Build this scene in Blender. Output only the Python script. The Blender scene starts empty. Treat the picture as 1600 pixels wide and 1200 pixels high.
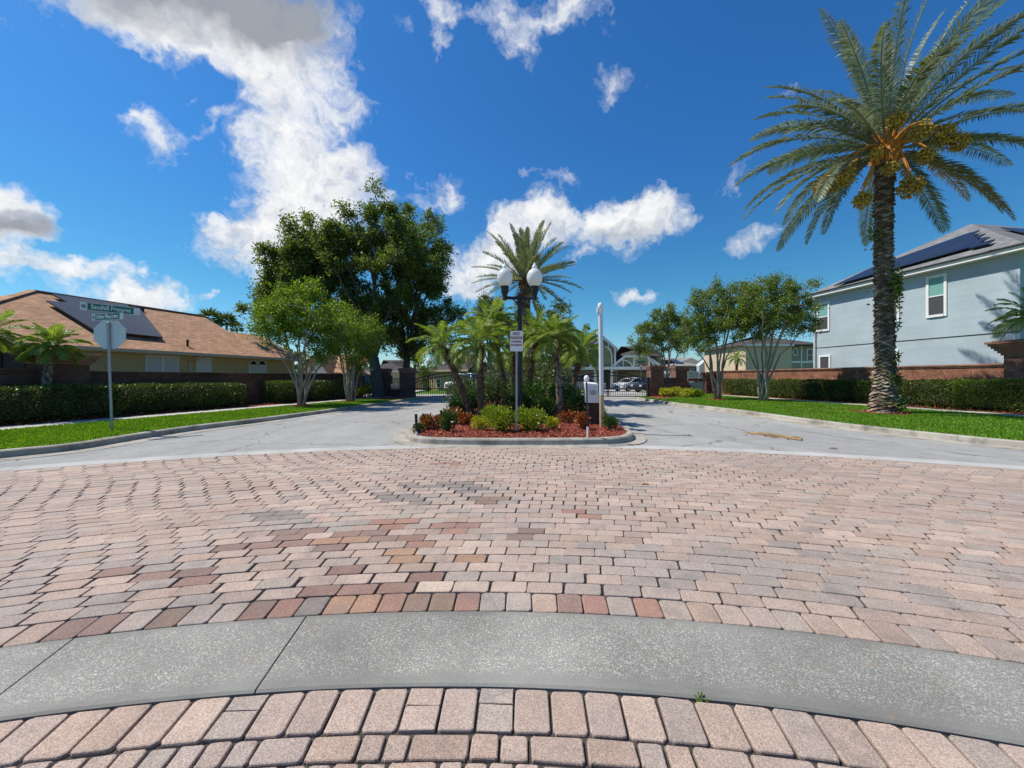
import bpy, math, random
import numpy as np
from mathutils import Vector, Matrix, Euler

# ------------------------------------------------------------------ basics
F, H, HY, CX = 620.0, 1.45, 590.0, 800.0      # focal length (px of a 1600 px wide view), eye height, horizon row
rnd = random.Random(11)
rng = np.random.default_rng(11)
R = math.radians
scene = bpy.context.scene
COL = scene.collection
SUN_AZ = (-1.0, 0.22)                          # horizontal direction towards the sun
SUN_EL = 57.0

def G(px, py, z=0.0):
    Y = F * (H - z) / (py - HY)
    return ((px - CX) / F * Y, Y, z)

def P(px, py, Y):
    return ((px - CX) / F * Y, Y, H - (py - HY) / F * Y)

class MB:
    """collects geometry, then links it as ONE mesh object"""
    def __init__(self):
        self.V = []; self.n = 0; self.Fs = []; self.C = []
    def add(self, verts, faces, col=None):
        v = np.asarray(verts, dtype=np.float64).reshape(-1, 3)
        if isinstance(faces, np.ndarray):
            self.Fs.append(faces + self.n); cnt = len(faces)
        else:
            by = {}
            for f in faces: by.setdefault(len(f), []).append(f)
            cnt = 0
            for k in by:
                self.Fs.append(np.array(by[k], dtype=np.int64) + self.n); cnt += len(by[k])
        if col is not None: self.C.append((cnt, col))
        else: self.C.append((cnt, (1, 1, 1)))
        self.V.append(v); self.n += len(v)
    def box(self, x0, x1, y0, y1, z0, z1, col=None):
        v = [(x0,y0,z0),(x1,y0,z0),(x1,y1,z0),(x0,y1,z0),(x0,y0,z1),(x1,y0,z1),(x1,y1,z1),(x0,y1,z1)]
        self.add(v, [(0,3,2,1),(4,5,6,7),(0,1,5,4),(1,2,6,5),(2,3,7,6),(3,0,4,7)], col)
    def bbox(self, x0, x1, y0, y1, z0, z1, b=0.01):
        """box with chamfered vertical and top edges"""
        def ring(i, z): return [(x0+i+b,y0+i,z),(x1-i-b,y0+i,z),(x1-i,y0+i+b,z),(x1-i,y1-i-b,z),(x1-i-b,y1-i,z),(x0+i+b,y1-i,z),(x0+i,y1-i-b,z),(x0+i,y0+i+b,z)]
        v = ring(0, z0) + ring(0, z1-b) + ring(b, z1)
        f = [tuple(range(7,-1,-1)), tuple(range(16,24))]
        for a in (0, 8):
            for i in range(8):
                j = (i+1) % 8
                f.append((a+i, a+j, a+8+j, a+8+i))
        self.add(v, f)
    def obox(self, c, ax, ay, az):
        """box from centre and three half-axis vectors"""
        c, ax, ay, az = map(Vector, (c, ax, ay, az))
        v = [c-ax-ay-az, c+ax-ay-az, c+ax+ay-az, c-ax+ay-az, c-ax-ay+az, c+ax-ay+az, c+ax+ay+az, c-ax+ay+az]
        self.add([tuple(q) for q in v], [(0,3,2,1),(4,5,6,7),(0,1,5,4),(1,2,6,5),(2,3,7,6),(3,0,4,7)])
    def bar(self, a, b, w, t=None, up=(0,0,1)):
        a, b = Vector(a), Vector(b); d = (b-a)
        if t is None: t = w
        u = Vector(up)
        s = d.cross(u)
        if s.length < 1e-6: s = d.cross(Vector((1,0,0)))
        s.normalize(); u = s.cross(d).normalized()
        self.obox((a+b)/2, d/2, s*(w/2), u*(t/2))
    def poly(self, pts, col=None):
        self.add(pts, [tuple(range(len(pts)))], col)
    def prism(self, pts, z0, z1, col=None):
        n = len(pts)
        v = [(p[0],p[1],z0) for p in pts] + [(p[0],p[1],z1) for p in pts]
        f = [tuple(range(n-1,-1,-1)), tuple(range(n,2*n))] + [(i,(i+1)%n,n+(i+1)%n,n+i) for i in range(n)]
        self.add(v, f, col)
    def xprism(self, pts, y0, y1):
        """outline in x,z extruded along y"""
        n = len(pts)
        v = [(p[0],y0,p[1]) for p in pts] + [(p[0],y1,p[1]) for p in pts]
        f = [tuple(range(n)), tuple(range(2*n-1,n-1,-1))] + [(i,n+i,n+(i+1)%n,(i+1)%n) for i in range(n)]
        self.add(v, f)
    def tube(self, pts, rad, n=8, cap=True):
        pts = [Vector(p) for p in pts]; m = len(pts)
        if not hasattr(rad, '__len__'): rad = [rad]*m
        v = []; ref = None
        for i, p in enumerate(pts):
            t = (pts[min(i+1,m-1)] - pts[max(i-1,0)]).normalized()
            if ref is None:
                ref = Vector((1,0,0)) if abs(t.x) < .8 else Vector((0,1,0))
            a = t.cross(ref).normalized(); b = t.cross(a).normalized(); ref = b.cross(t) * -1 if False else a.cross(t)
            for k in range(n):
                an = 2*math.pi*k/n
                v.append(tuple(p + (a*math.cos(an) + b*math.sin(an))*rad[i]))
        f = []
        for i in range(m-1):
            for k in range(n):
                k2 = (k+1) % n
                f.append((i*n+k, i*n+k2, (i+1)*n+k2, (i+1)*n+k))
        if cap:
            f.append(tuple(range(n-1,-1,-1))); f.append(tuple(range((m-1)*n, m*n)))
        self.add(v, f)
    def lathe(self, prof, n=16, c=(0,0,0)):
        v = []
        for r, z in prof:
            for k in range(n):
                an = 2*math.pi*k/n
                v.append((c[0]+r*math.cos(an), c[1]+r*math.sin(an), c[2]+z))
        m = len(prof); f = []
        for i in range(m-1):
            for k in range(n):
                k2 = (k+1) % n
                f.append((i*n+k, i*n+k2, (i+1)*n+k2, (i+1)*n+k))
        f.append(tuple(range(n-1,-1,-1))); f.append(tuple(range((m-1)*n, m*n)))
        self.add(v, f)
    def sweep(self, path, prof):
        """profile [(offset to the left of the path, z)] carried along a 2-D path"""
        pts = [Vector((p[0], p[1])) for p in path]; m = len(pts); k = len(prof); v = []
        for i, p in enumerate(pts):
            t = (pts[min(i+1,m-1)] - pts[max(i-1,0)]).normalized(); nrm = Vector((-t.y, t.x))
            for o, z in prof: v.append((p.x+nrm.x*o, p.y+nrm.y*o, z))
        f = []
        for i in range(m-1):
            for j in range(k-1):
                f.append((i*k+j, (i+1)*k+j, (i+1)*k+j+1, i*k+j+1))
        f.append(tuple(range(k))); f.append(tuple(range(m*k-1, (m-1)*k-1, -1)))
        self.add(v, f)
    def build(self, name, mat, parent=None, smooth=False, loc=(0,0,0), rotz=0.0, colors=False):
        me = bpy.data.meshes.new(name)
        V = np.concatenate(self.V).astype(np.float32)
        me.vertices.add(len(V)); me.vertices.foreach_set('co', V.ravel())
        loops = np.concatenate([f.ravel() for f in self.Fs]).astype(np.int32)
        tot = np.concatenate([np.full(len(f), f.shape[1]) for f in self.Fs]).astype(np.int32)
        st = np.concatenate([[0], np.cumsum(tot)[:-1]]).astype(np.int32)
        me.loops.add(len(loops)); me.loops.foreach_set('vertex_index', loops)
        me.polygons.add(len(tot)); me.polygons.foreach_set('loop_start', st); me.polygons.foreach_set('loop_total', tot)
        me.polygons.foreach_set('use_smooth', np.full(len(tot), bool(smooth)))
        if colors:
            at = me.attributes.new('Col', 'FLOAT_COLOR', 'FACE')
            c = np.concatenate([np.tile(np.array([k[0],k[1],k[2],1.0]), (n,1)) for n, k in self.C]).astype(np.float32)
            at.data.foreach_set('color', c.ravel())
        me.update(calc_edges=True)
        me.materials.append(mat)
        o = bpy.data.objects.new(name, me); COL.objects.link(o)
        o.location = loc; o.rotation_euler = (0,0,rotz)
        if parent: o.parent = parent
        return o

def tag(o, label=None, cat=None, group=None, kind=None):
    if label: o['label'] = label
    if cat: o['category'] = cat
    if group: o['group'] = group
    if kind: o['kind'] = kind
    return o

def thing(name, loc, label, cat, group=None, rotz=0.0):
    o = bpy.data.objects.new(name, None); COL.objects.link(o)
    o.location = loc; o.rotation_euler = (0,0,rotz); o.empty_display_size = .2
    return tag(o, label, cat, group)

def struct(mb, name, mat, **k):
    return tag(mb.build(name, mat, **k), kind='structure')

def copy_tree(o, parent=None):
    c = o.copy(); COL.objects.link(c)
    if parent: c.parent = parent
    for ch in list(o.children): copy_tree(ch, c)
    return c

class Frame:
    """a vertical facade: origin, local x along it, local y behind it"""
    def __init__(s, loc, rotz):
        s.loc = Vector(loc); s.rotz = rotz
        s.x = Vector((math.cos(rotz), math.sin(rotz), 0)); s.y = Vector((-math.sin(rotz), math.cos(rotz), 0))
    def local(s, p):
        d = Vector(p) - s.loc; return (d.dot(s.x), d.dot(s.y), d.z)
    def plane(s, px, py, p0, n):
        d = Vector(((px-CX)/F, 1, -(py-HY)/F)); o = Vector((0,0,H))
        lo = Vector(s.local(o)); ld = Vector((d.dot(s.x), d.dot(s.y), d.z))
        n = Vector(n); t = (Vector(p0)-lo).dot(n) / ld.dot(n)
        return tuple(lo + ld*t)
    def wall(s, px, py, yo=0.0):
        q = s.plane(px, py, (0,yo,0), (0,1,0)); return q[0], q[2]

# ------------------------------------------------------------------ materials
def nt(name):
    m = bpy.data.materials.new(name); m.use_nodes = True
    t = m.node_tree; t.nodes.clear()
    out = t.nodes.new('ShaderNodeOutputMaterial')
    return m, t, out

def N(t, typ, **k):
    n = t.nodes.new(typ)
    for a, b in k.items():
        if a == 'ins':
            for key, val in b.items():
                if hasattr(val, 'is_linked') or isinstance(val, bpy.types.NodeSocket): t.links.new(val, n.inputs[key])
                else: n.inputs[key].default_value = val
        else: setattr(n, a, b)
    return n

def c4(c): return (c[0], c[1], c[2], 1.0)

def ramp(t, fac, stops, interp='LINEAR'):
    r = t.nodes.new('ShaderNodeValToRGB'); r.color_ramp.interpolation = interp
    e = r.color_ramp.elements
    while len(e) < len(stops): e.new(0.5)
    for i, (p, c) in enumerate(stops):
        e[i].position = p; e[i].color = c4(c) if hasattr(c, '__len__') else (c,c,c,1)
    t.links.new(fac, r.inputs[0]); return r.outputs[0]

def math_(t, op, a, b=None, clamp=False):
    n = t.nodes.new('ShaderNodeMath'); n.operation = op; n.use_clamp = clamp
    for i, v in enumerate((a, b)):
        if v is None: continue
        if isinstance(v, (int, float)): n.inputs[i].default_value = v
        else: t.links.new(v, n.inputs[i])
    return n.outputs[0]

def mix(t, fac, a, b, mode='MIX'):
    n = t.nodes.new('ShaderNodeMix'); n.data_type = 'RGBA'; n.blend_type = mode
    for s, v in ((n.inputs[0], fac), (n.inputs[6], a), (n.inputs[7], b)):
        if isinstance(v, (int, float)): s.default_value = v
        elif isinstance(v, tuple): s.default_value = c4(v)
        else: t.links.new(v, s)
    return n.outputs[2]

def noise(t, vec, scale, detail=4, rough=.55, dist=0):
    n = N(t, 'ShaderNodeTexNoise', ins={'Scale': scale, 'Detail': detail, 'Roughness': rough, 'Distortion': dist})
    if vec is not None: t.links.new(vec, n.inputs['Vector'])
    return n

def bumpn(t, h, strength, dist=.01):
    b = N(t, 'ShaderNodeBump', ins={'Strength': strength, 'Distance': dist}); t.links.new(h, b.inputs['Height']); return b.outputs[0]

def bsdf(t, out, color, rough=.8, normal=None, metallic=0.0, spec=.4):
    p = t.nodes.new('ShaderNodeBsdfPrincipled')
    if isinstance(color, tuple): p.inputs['Base Color'].default_value = c4(color)
    else: t.links.new(color, p.inputs['Base Color'])
    if isinstance(rough, (int, float)): p.inputs['Roughness'].default_value = rough
    else: t.links.new(rough, p.inputs['Roughness'])
    p.inputs['Metallic'].default_value = metallic; p.inputs['Specular IOR Level'].default_value = spec
    if normal is not None: t.links.new(normal, p.inputs['Normal'])
    t.links.new(p.outputs[0], out.inputs[0]); return p

def M(name, col, rough=.75, var=.18, scale=6.0, bump=.15, bscale=60.0, bdist=.004, metallic=0.0, spec=.4, streak=0.0):
    m, t, out = nt(name)
    tc = t.nodes.new('ShaderNodeTexCoord').outputs['Object']
    a = noise(t, tc, scale, 5).outputs[0]
    b = noise(t, tc, bscale, 3).outputs[0]
    lo = tuple(c*(1-var) for c in col); hi = tuple(min(1, c*(1+var)) for c in col)
    c = ramp(t, a, [(.3, lo), (.7, hi)])
    c = mix(t, .25, c, ramp(t, b, [(.3, lo), (.7, hi)]))
    if streak > 0:
        mp = N(t, 'ShaderNodeMapping', ins={'Vector': tc, 'Scale': (5, 5, .35)})
        s = noise(t, mp.outputs[0], 1.2, 5, .6).outputs[0]
        c = mix(t, math_(t, 'MULTIPLY', ramp(t, s, [(.52, 0.0), (.75, 1.0)]), streak), c, tuple(q*.55 for q in col))
    bsdf(t, out, c, rough, bumpn(t, b, bump, bdist) if bump else None, metallic, spec)
    return m

def leafmat(name, cols, trans=.3, rough=.5, tcol=None):
    """leaf colours vary from leaf to leaf"""
    m, t, out = nt(name)
    g = t.nodes.new('ShaderNodeNewGeometry').outputs['Random Per Island']
    k = len(cols)
    c = ramp(t, g, [((i+.5)/k, q) for i, q in enumerate(cols)])
    tc = t.nodes.new('ShaderNodeTexCoord').outputs['Object']
    n = noise(t, tc, .9, 3).outputs[0]
    c = mix(t, .8, c, ramp(t, n, [(.3, .72), (.7, 1.15)]), 'MULTIPLY')
    p = t.nodes.new('ShaderNodeBsdfPrincipled'); t.links.new(c, p.inputs['Base Color'])
    p.inputs['Roughness'].default_value = rough; p.inputs['Specular IOR Level'].default_value = .35
    tr = t.nodes.new('ShaderNodeBsdfTranslucent')
    tcc = mix(t, 1.0, c, tcol or (1.7, 1.6, .55), 'MULTIPLY'); t.links.new(tcc, tr.inputs[0])
    mx = t.nodes.new('ShaderNodeMixShader'); mx.inputs[0].default_value = trans
    t.links.new(p.outputs[0], mx.inputs[1]); t.links.new(tr.outputs[0], mx.inputs[2]); t.links.new(mx.outputs[0], out.inputs[0])
    return m

def brickmat(name, c1, c2, mortar, basket=False, cell=.62):
    m, t, out = nt(name)
    tc = t.nodes.new('ShaderNodeTexCoord').outputs['Object']
    s = N(t, 'ShaderNodeSeparateXYZ', ins={0: tc})
    u = math_(t, 'ADD', s.outputs[0], s.outputs[1])
    v1 = N(t, 'ShaderNodeCombineXYZ', ins={0: u, 1: s.outputs[2]}).outputs[0]
    def br(v):
        b = N(t, 'ShaderNodeTexBrick', offset=.5, ins={'Vector': v, 'Scale': 1.0, 'Mortar Size': .010, 'Mortar Smooth': .3, 'Bias': 0.0,
              'Brick Width': .24, 'Row Height': .08, 'Color1': c4(c1), 'Color2': c4(c2), 'Mortar': c4(mortar)})
        return b.outputs[0], b.outputs[1]
    ca, fa = br(v1)
    if basket:
        v2 = N(t, 'ShaderNodeCombineXYZ', ins={0: s.outputs[2], 1: u}).outputs[0]
        cb, fb = br(v2)
        ch = N(t, 'ShaderNodeTexChecker', ins={'Vector': v1, 'Scale': 1.0/cell}).outputs[1]
        ca = mix(t, ch, ca, cb); fm = t.nodes.new('ShaderNodeMix'); t.links.new(ch, fm.inputs[0]); t.links.new(fa, fm.inputs[2]); t.links.new(fb, fm.inputs[3]); fa = fm.outputs[0]
    n1 = noise(t, tc, 2.2, 5).outputs[0]; n2 = noise(t, tc, 40, 3).outputs[0]
    c = mix(t, .75, ca, ramp(t, n1, [(.3, .5), (.7, 1.4)]), 'MULTIPLY')
    c = mix(t, .5, c, ramp(t, n2, [(.3, .7), (.7, 1.25)]), 'MULTIPLY')
    h = math_(t, 'ADD', math_(t, 'MULTIPLY', math_(t, 'SUBTRACT', 1.0, fa), 1.0), math_(t, 'MULTIPLY', n2, .35))
    bsdf(t, out, c, .88, bumpn(t, h, .7, .008), 0, .25)
    return m

def shinglemat(name, c1, c2, dark):
    m, t, out = nt(name)
    tc = t.nodes.new('ShaderNodeTexCoord').outputs['Object']
    s = N(t, 'ShaderNodeSeparateXYZ', ins={0: tc})
    u = math_(t, 'ADD', s.outputs[0], math_(t, 'MULTIPLY', s.outputs[1], .35))
    v = N(t, 'ShaderNodeCombineXYZ', ins={0: u, 1: math_(t, 'MULTIPLY', s.outputs[2], 1.0)}).outputs[0]
    b = N(t, 'ShaderNodeTexBrick', offset=.37, ins={'Vector': v, 'Scale': 1.0, 'Mortar Size': .007, 'Mortar Smooth': .6, 'Bias': -.1,
          'Brick Width': .30, 'Row Height': .066, 'Color1': c4(c1), 'Color2': c4(c2), 'Mortar': c4(dark)})
    n1 = noise(t, tc, 1.1, 5).outputs[0]; n2 = noise(t, tc, 26, 4, .7).outputs[0]
    c = mix(t, .6, b.outputs[0], ramp(t, n1, [(.3, .75), (.7, 1.2)]), 'MULTIPLY')
    c = mix(t, .6, c, ramp(t, n2, [(.3, .65), (.7, 1.3)]), 'MULTIPLY')
    vv = N(t, 'ShaderNodeCombineXYZ', ins={0: math_(t, 'MULTIPLY', u, 2.2), 1: math_(t, 'MULTIPLY', s.outputs[2], 15.0), 2: 0.0}).outputs[0]
    c = mix(t, .8, c, ramp(t, noise(t, vv, 1.0, 3, .6).outputs[0], [(.3, .66), (.7, 1.25)]), 'MULTIPLY')
    bsdf(t, out, c, .95, bumpn(t, math_(t, 'ADD', math_(t, 'SUBTRACT', 1.0, b.outputs[1]), n2), .5, .01), 0, .15)
    return m

def sidingmat(name, col, pitch=.2):
    m, t, out = nt(name)
    tc = t.nodes.new('ShaderNodeTexCoord').outputs['Object']
    s = N(t, 'ShaderNodeSeparateXYZ', ins={0: tc})
    fr = math_(t, 'FRACT', math_(t, 'DIVIDE', s.outputs[2], pitch))
    n1 = noise(t, tc, .8, 5).outputs[0]; n2 = noise(t, tc, 90, 3).outputs[0]
    c = mix(t, 1.0, col, ramp(t, n1, [(.3, .90), (.7, 1.07)]), 'MULTIPLY')
    mp = N(t, 'ShaderNodeMapping', ins={'Vector': tc, 'Scale': (.4, .4, 5)}); n3 = noise(t, mp.outputs[0], 1.0, 3).outputs[0]
    c = mix(t, 1.0, c, ramp(t, n3, [(.3, .95), (.7, 1.05)]), 'MULTIPLY')
    bsdf(t, out, c, .7, bumpn(t, math_(t, 'ADD', math_(t, 'MULTIPLY', fr, -.6), math_(t, 'MULTIPLY', n2, .25)), .25, .008), 0, .3)
    return m

def glassmat(name, col=(.03,.04,.05)):
    m, t, out = nt(name)
    tc = t.nodes.new('ShaderNodeTexCoord').outputs['Object']
    n = noise(t, tc, 1.5, 2).outputs[0]
    c = ramp(t, n, [(.35, tuple(q*.7 for q in col)), (.65, tuple(q*1.4 for q in col))])
    bsdf(t, out, c, .06, bumpn(t, n, .05, .02), 0, .6)
    return m

def blindmat(name, col):
    m, t, out = nt(name)
    tc = t.nodes.new('ShaderNodeTexCoord').outputs['Object']
    s = N(t, 'ShaderNodeSeparateXYZ', ins={0: tc})
    fr = math_(t, 'FRACT', math_(t, 'DIVIDE', s.outputs[2], .06))
    bsdf(t, out, ramp(t, fr, [(.0, tuple(q*.55 for q in col)), (.3, col), (.9, col)]), .25, None, 0, .5)
    return m

def asphaltmat():
    m, t, out = nt('asphalt')
    tc = t.nodes.new('ShaderNodeTexCoord').outputs['Object']
    a = noise(t, tc, .35, 5).outputs[0]; b = noise(t, tc, 55, 3, .7).outputs[0]; c_ = noise(t, tc, 2.5, 5, .65).outputs[0]
    vo = N(t, 'ShaderNodeTexVoronoi', ins={'Vector': tc, 'Scale': 130.0})
    c = ramp(t, a, [(.3, (.375,.366,.345)), (.7, (.46,.45,.425))])
    c = mix(t, .65, c, ramp(t, b, [(.25, .55), (.5, 1.0), (.75, 1.4)]), 'MULTIPLY')
    c = mix(t, .5, c, ramp(t, vo.outputs['Color'], [(.1, .6), (.9, 1.35)]), 'MULTIPLY')
    c = mix(t, .5, c, ramp(t, c_, [(.3, .78), (.7, 1.14)]), 'MULTIPLY')
    # wheel tracks worn along the lanes
    mp = N(t, 'ShaderNodeMapping', ins={'Vector': tc, 'Scale': (1.6, .12, 1)}); tr = noise(t, mp.outputs[0], .9, 3).outputs[0]
    c = mix(t, .5, c, ramp(t, tr, [(.35, .82), (.65, 1.1)]), 'MULTIPLY')
    wn = noise(t, tc, 1.4, 4); wv = N(t, 'ShaderNodeVectorMath', operation='MULTIPLY_ADD', ins={0: wn.outputs['Color'], 1: (.9,.9,0)}); t.links.new(tc, wv.inputs[2])
    cr = N(t, 'ShaderNodeTexVoronoi', feature='DISTANCE_TO_EDGE', ins={'Vector': wv.outputs[0], 'Scale': .28})
    c = mix(t, math_(t, 'MULTIPLY', ramp(t, cr.outputs['Distance'], [(.0, 1.0), (.006, 0.0)]), .7), c, (.06,.06,.06))
    bsdf(t, out, c, .85, bumpn(t, math_(t, 'ADD', b, math_(t, 'MULTIPLY', vo.outputs['Distance'], 30.0)), .5, .004), 0, .35)
    return m

def aggregatemat():
    m, t, out = nt('exposed_aggregate_concrete')
    tc = t.nodes.new('ShaderNodeTexCoord').outputs['Object']
    def peb(scale, seed):
        mp = N(t, 'ShaderNodeMapping', ins={'Vector': tc, 'Location': (seed, seed*2, 0), 'Rotation': (0,0,seed)})
        v = N(t, 'ShaderNodeTexVoronoi', ins={'Vector': mp.outputs[0], 'Scale': scale, 'Randomness': 1.0})
        sp = N(t, 'ShaderNodeSeparateColor', ins={0: v.outputs['Color']})
        return v.outputs['Distance'], sp.outputs[0], sp.outputs[1]
    n0 = noise(t, tc, 1.6, 5).outputs[0]; n1 = noise(t, tc, 120, 3, .7).outputs[0]
    base = ramp(t, n0, [(.3, (.185,.178,.157)), (.7, (.25,.242,.215))])
    base = mix(t, .5, base, ramp(t, n1, [(.3, .7), (.7, 1.25)]), 'MULTIPLY')
    rad = N(t, 'ShaderNodeVectorMath', operation='LENGTH', ins={0: tc}).outputs['Value']
    rn = math_(t, 'ADD', rad, math_(t, 'MULTIPLY', math_(t, 'SUBTRACT', noise(t, tc, 9, 4).outputs[0], .5), .07))
    hsum = math_(t, 'MULTIPLY', n1, .3)
    inside = math_(t, 'MULTIPLY', ramp(t, math_(t, 'SUBTRACT', rn, RAD_A + .035), [(0.0, 0.0), (.06, 1.0)]), ramp(t, math_(t, 'SUBTRACT', RAD_B - .02, rn), [(0.0, 0.0), (.05, 1.0)]))
    for sc, seed, th, rr in ((78, 1.3, .34, .44), (128, 4.7, .46, .46), (200, 8.1, .6, .46)):
        d, r1, r2 = peb(sc, seed)
        rr_ = math_(t, 'MULTIPLY', math_(t, 'SUBTRACT', 1.0, math_(t, 'GREATER_THAN', r1, th)), ramp(t, math_(t, 'SUBTRACT', rr, d), [(.0, 0.0), (.08, 1.0)]))
        rr_ = math_(t, 'MULTIPLY', rr_, math_(t, 'MULTIPLY', inside, ramp(t, noise(t, tc, 5, 3).outputs[0], [(.25, .35), (.55, 1.0)])))
        col = ramp(t, r2, [(.0, (.17,.165,.16)), (.25, (.32,.31,.28)), (.5, (.42,.40,.355)), (.85, (.55,.52,.46)), (1.0, (.46,.36,.25))])
        base = mix(t, rr_, base, col)
        hsum = math_(t, 'ADD', hsum, math_(t, 'MULTIPLY', rr_, .5))
    st = noise(t, tc, .9, 4, .6).outputs[0]
    base = mix(t, .8, base, ramp(t, st, [(.3, .72), (.65, 1.12)]), 'MULTIPLY')
    st2 = noise(t, tc, 2.7, 6, .7, .4).outputs[0]; base = mix(t, ramp(t, st2, [(.58, 0.0), (.76, .5)]), base, (.145,.125,.10))
    st3 = noise(t, tc, 11, 3, .5).outputs[0]; base = mix(t, ramp(t, st3, [(.70, 0.0), (.76, .35)]), base, (.33,.20,.09))
    bsdf(t, out, base, .8, bumpn(t, hsum, .5, .004), 0, .35)
    return m

def pavermat():
    m, t, out = nt('tumbled_paver')
    tc = t.nodes.new('ShaderNodeTexCoord').outputs['Object']
    at = N(t, 'ShaderNodeAttribute', attribute_name='Col').outputs['Color']
    a = noise(t, tc, 7, 5, .6).outputs[0]; b = noise(t, tc, 170, 3, .75).outputs[0]; d = noise(t, tc, 420, 2, .7).outputs[0]
    big = noise(t, tc, .55, 4).outputs[0]
    c = mix(t, .6, at, ramp(t, a, [(.3, .78), (.7, 1.2)]), 'MULTIPLY')
    c = mix(t, .9, c, ramp(t, b, [(.28, .5), (.5, 1.0), (.72, 1.55)]), 'MULTIPLY')
    vo = N(t, 'ShaderNodeTexVoronoi', ins={'Vector': tc, 'Scale': 210.0}); sp = N(t, 'ShaderNodeSeparateColor', ins={0: vo.outputs['Color']})
    c = mix(t, ramp(t, sp.outputs[0], [(.72, 0.0), (.78, .55)]), c, mix(t, 1.0, at, (1.55,1.55,1.55), 'MULTIPLY'))
    c = mix(t, ramp(t, sp.outputs[1], [(.80, 0.0), (.84, .5)]), c, mix(t, 1.0, at, (.5,.48,.46), 'MULTIPLY'))
    c = mix(t, ramp(t, d, [(.60, 0.0), (.70, .45)]), c, (.62,.56,.50))
    c = mix(t, .7, c, ramp(t, big, [(.3, .85), (.7, 1.12)]), 'MULTIPLY')
    # grime stays in patches
    g = noise(t, tc, 2.6, 6, .7).outputs[0]
    c = mix(t, ramp(t, g, [(.54, 0.0), (.72, .65)]), c, (.17,.15,.135))
    g2 = noise(t, tc, .33, 5, .6, .6).outputs[0]; c = mix(t, ramp(t, g2, [(.48, 0.0), (.70, .45)]), c, (.235,.205,.185))
    ef = noise(t, tc, 5.5, 6, .7).outputs[0]; c = mix(t, ramp(t, ef, [(.66, 0.0), (.8, .5)]), c, (.50,.46,.42))
    bsdf(t, out, c, .82, bumpn(t, math_(t, 'ADD', b, math_(t, 'MULTIPLY', a, .8)), .55, .004), 0, .3)
    return m

def kerbmat():
    m, t, out = nt('kerb_concrete')
    tc = t.nodes.new('ShaderNodeTexCoord').outputs['Object']
    a = noise(t, tc, .7, 6, .65).outputs[0]; b = noise(t, tc, 60, 3, .7).outputs[0]; g = noise(t, tc, 2.2, 6, .72).outputs[0]
    c = ramp(t, a, [(.3, (.30,.27,.22)), (.7, (.44,.41,.35))])
    c = mix(t, .5, c, ramp(t, b, [(.3, .75), (.7, 1.2)]), 'MULTIPLY')
    c = mix(t, ramp(t, g, [(.46, 0.0), (.68, .8)]), c, (.12,.105,.09))
    sp = N(t, 'ShaderNodeSeparateXYZ', ins={0: tc})
    bsdf(t, out, c, .9, bumpn(t, b, .4, .004), 0, .25)
    return m

def mulchmat():
    m, t, out = nt('red_mulch')
    g = t.nodes.new('ShaderNodeNewGeometry').outputs['Random Per Island']
    tc = t.nodes.new('ShaderNodeTexCoord').outputs['Object']
    n = noise(t, tc, 30, 3).outputs[0]
    c = ramp(t, g, [(.0, (.10,.02,.012)), (.35, (.27,.055,.03)), (.7, (.38,.095,.05)), (1.0, (.50,.20,.12))])
    c = mix(t, .5, c, ramp(t, n, [(.3, .6), (.7, 1.3)]), 'MULTIPLY')
    bsdf(t, out, c, .9, None, 0, .2)
    return m

def grassground():
    m, t, out = nt('grass_soil')
    tc = t.nodes.new('ShaderNodeTexCoord').outputs['Object']
    a = noise(t, tc, .8, 5).outputs[0]; b = noise(t, tc, 45, 4, .7).outputs[0]
    c = ramp(t, a, [(.3, (.055,.14,.010)), (.7, (.095,.21,.016))])
    c = mix(t, .8, c, ramp(t, b, [(.25, .35), (.5, .95), (.75, 1.5)]), 'MULTIPLY')
    bsdf(t, out, c, .95, bumpn(t, b, .8, .03), 0, .15)
    return m

def barkmat(name, c1, c2, sx=14, sz=2.5, bump=.8):
    m, t, out = nt(name)
    tc = t.nodes.new('ShaderNodeTexCoord').outputs['Object']
    mp = N(t, 'ShaderNodeMapping', ins={'Vector': tc, 'Scale': (sx, sx, sz)})
    a = noise(t, mp.outputs[0], 1.0, 6, .65).outputs[0]; b = noise(t, tc, 3, 4).outputs[0]
    c = ramp(t, a, [(.3, c1), (.65, c2)])
    c = mix(t, .5, c, ramp(t, b, [(.3, .75), (.7, 1.2)]), 'MULTIPLY')
    bsdf(t, out, c, .9, bumpn(t, a, bump, .02), 0, .2)
    return m

def palmtrunkmat(name, cols):
    m, t, out = nt(name)
    g = t.nodes.new('ShaderNodeNewGeometry').outputs['Random Per Island']
    tc = t.nodes.new('ShaderNodeTexCoord').outputs['Object']
    n = noise(t, tc, 9, 5, .7).outputs[0]
    k = len(cols)
    c = ramp(t, g, [((i+.5)/k, q) for i, q in enumerate(cols)])
    c = mix(t, .7, c, ramp(t, n, [(.3, .55), (.7, 1.35)]), 'MULTIPLY')
    bsdf(t, out, c, .92, bumpn(t, n, .6, .02), 0, .2)
    return m

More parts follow.
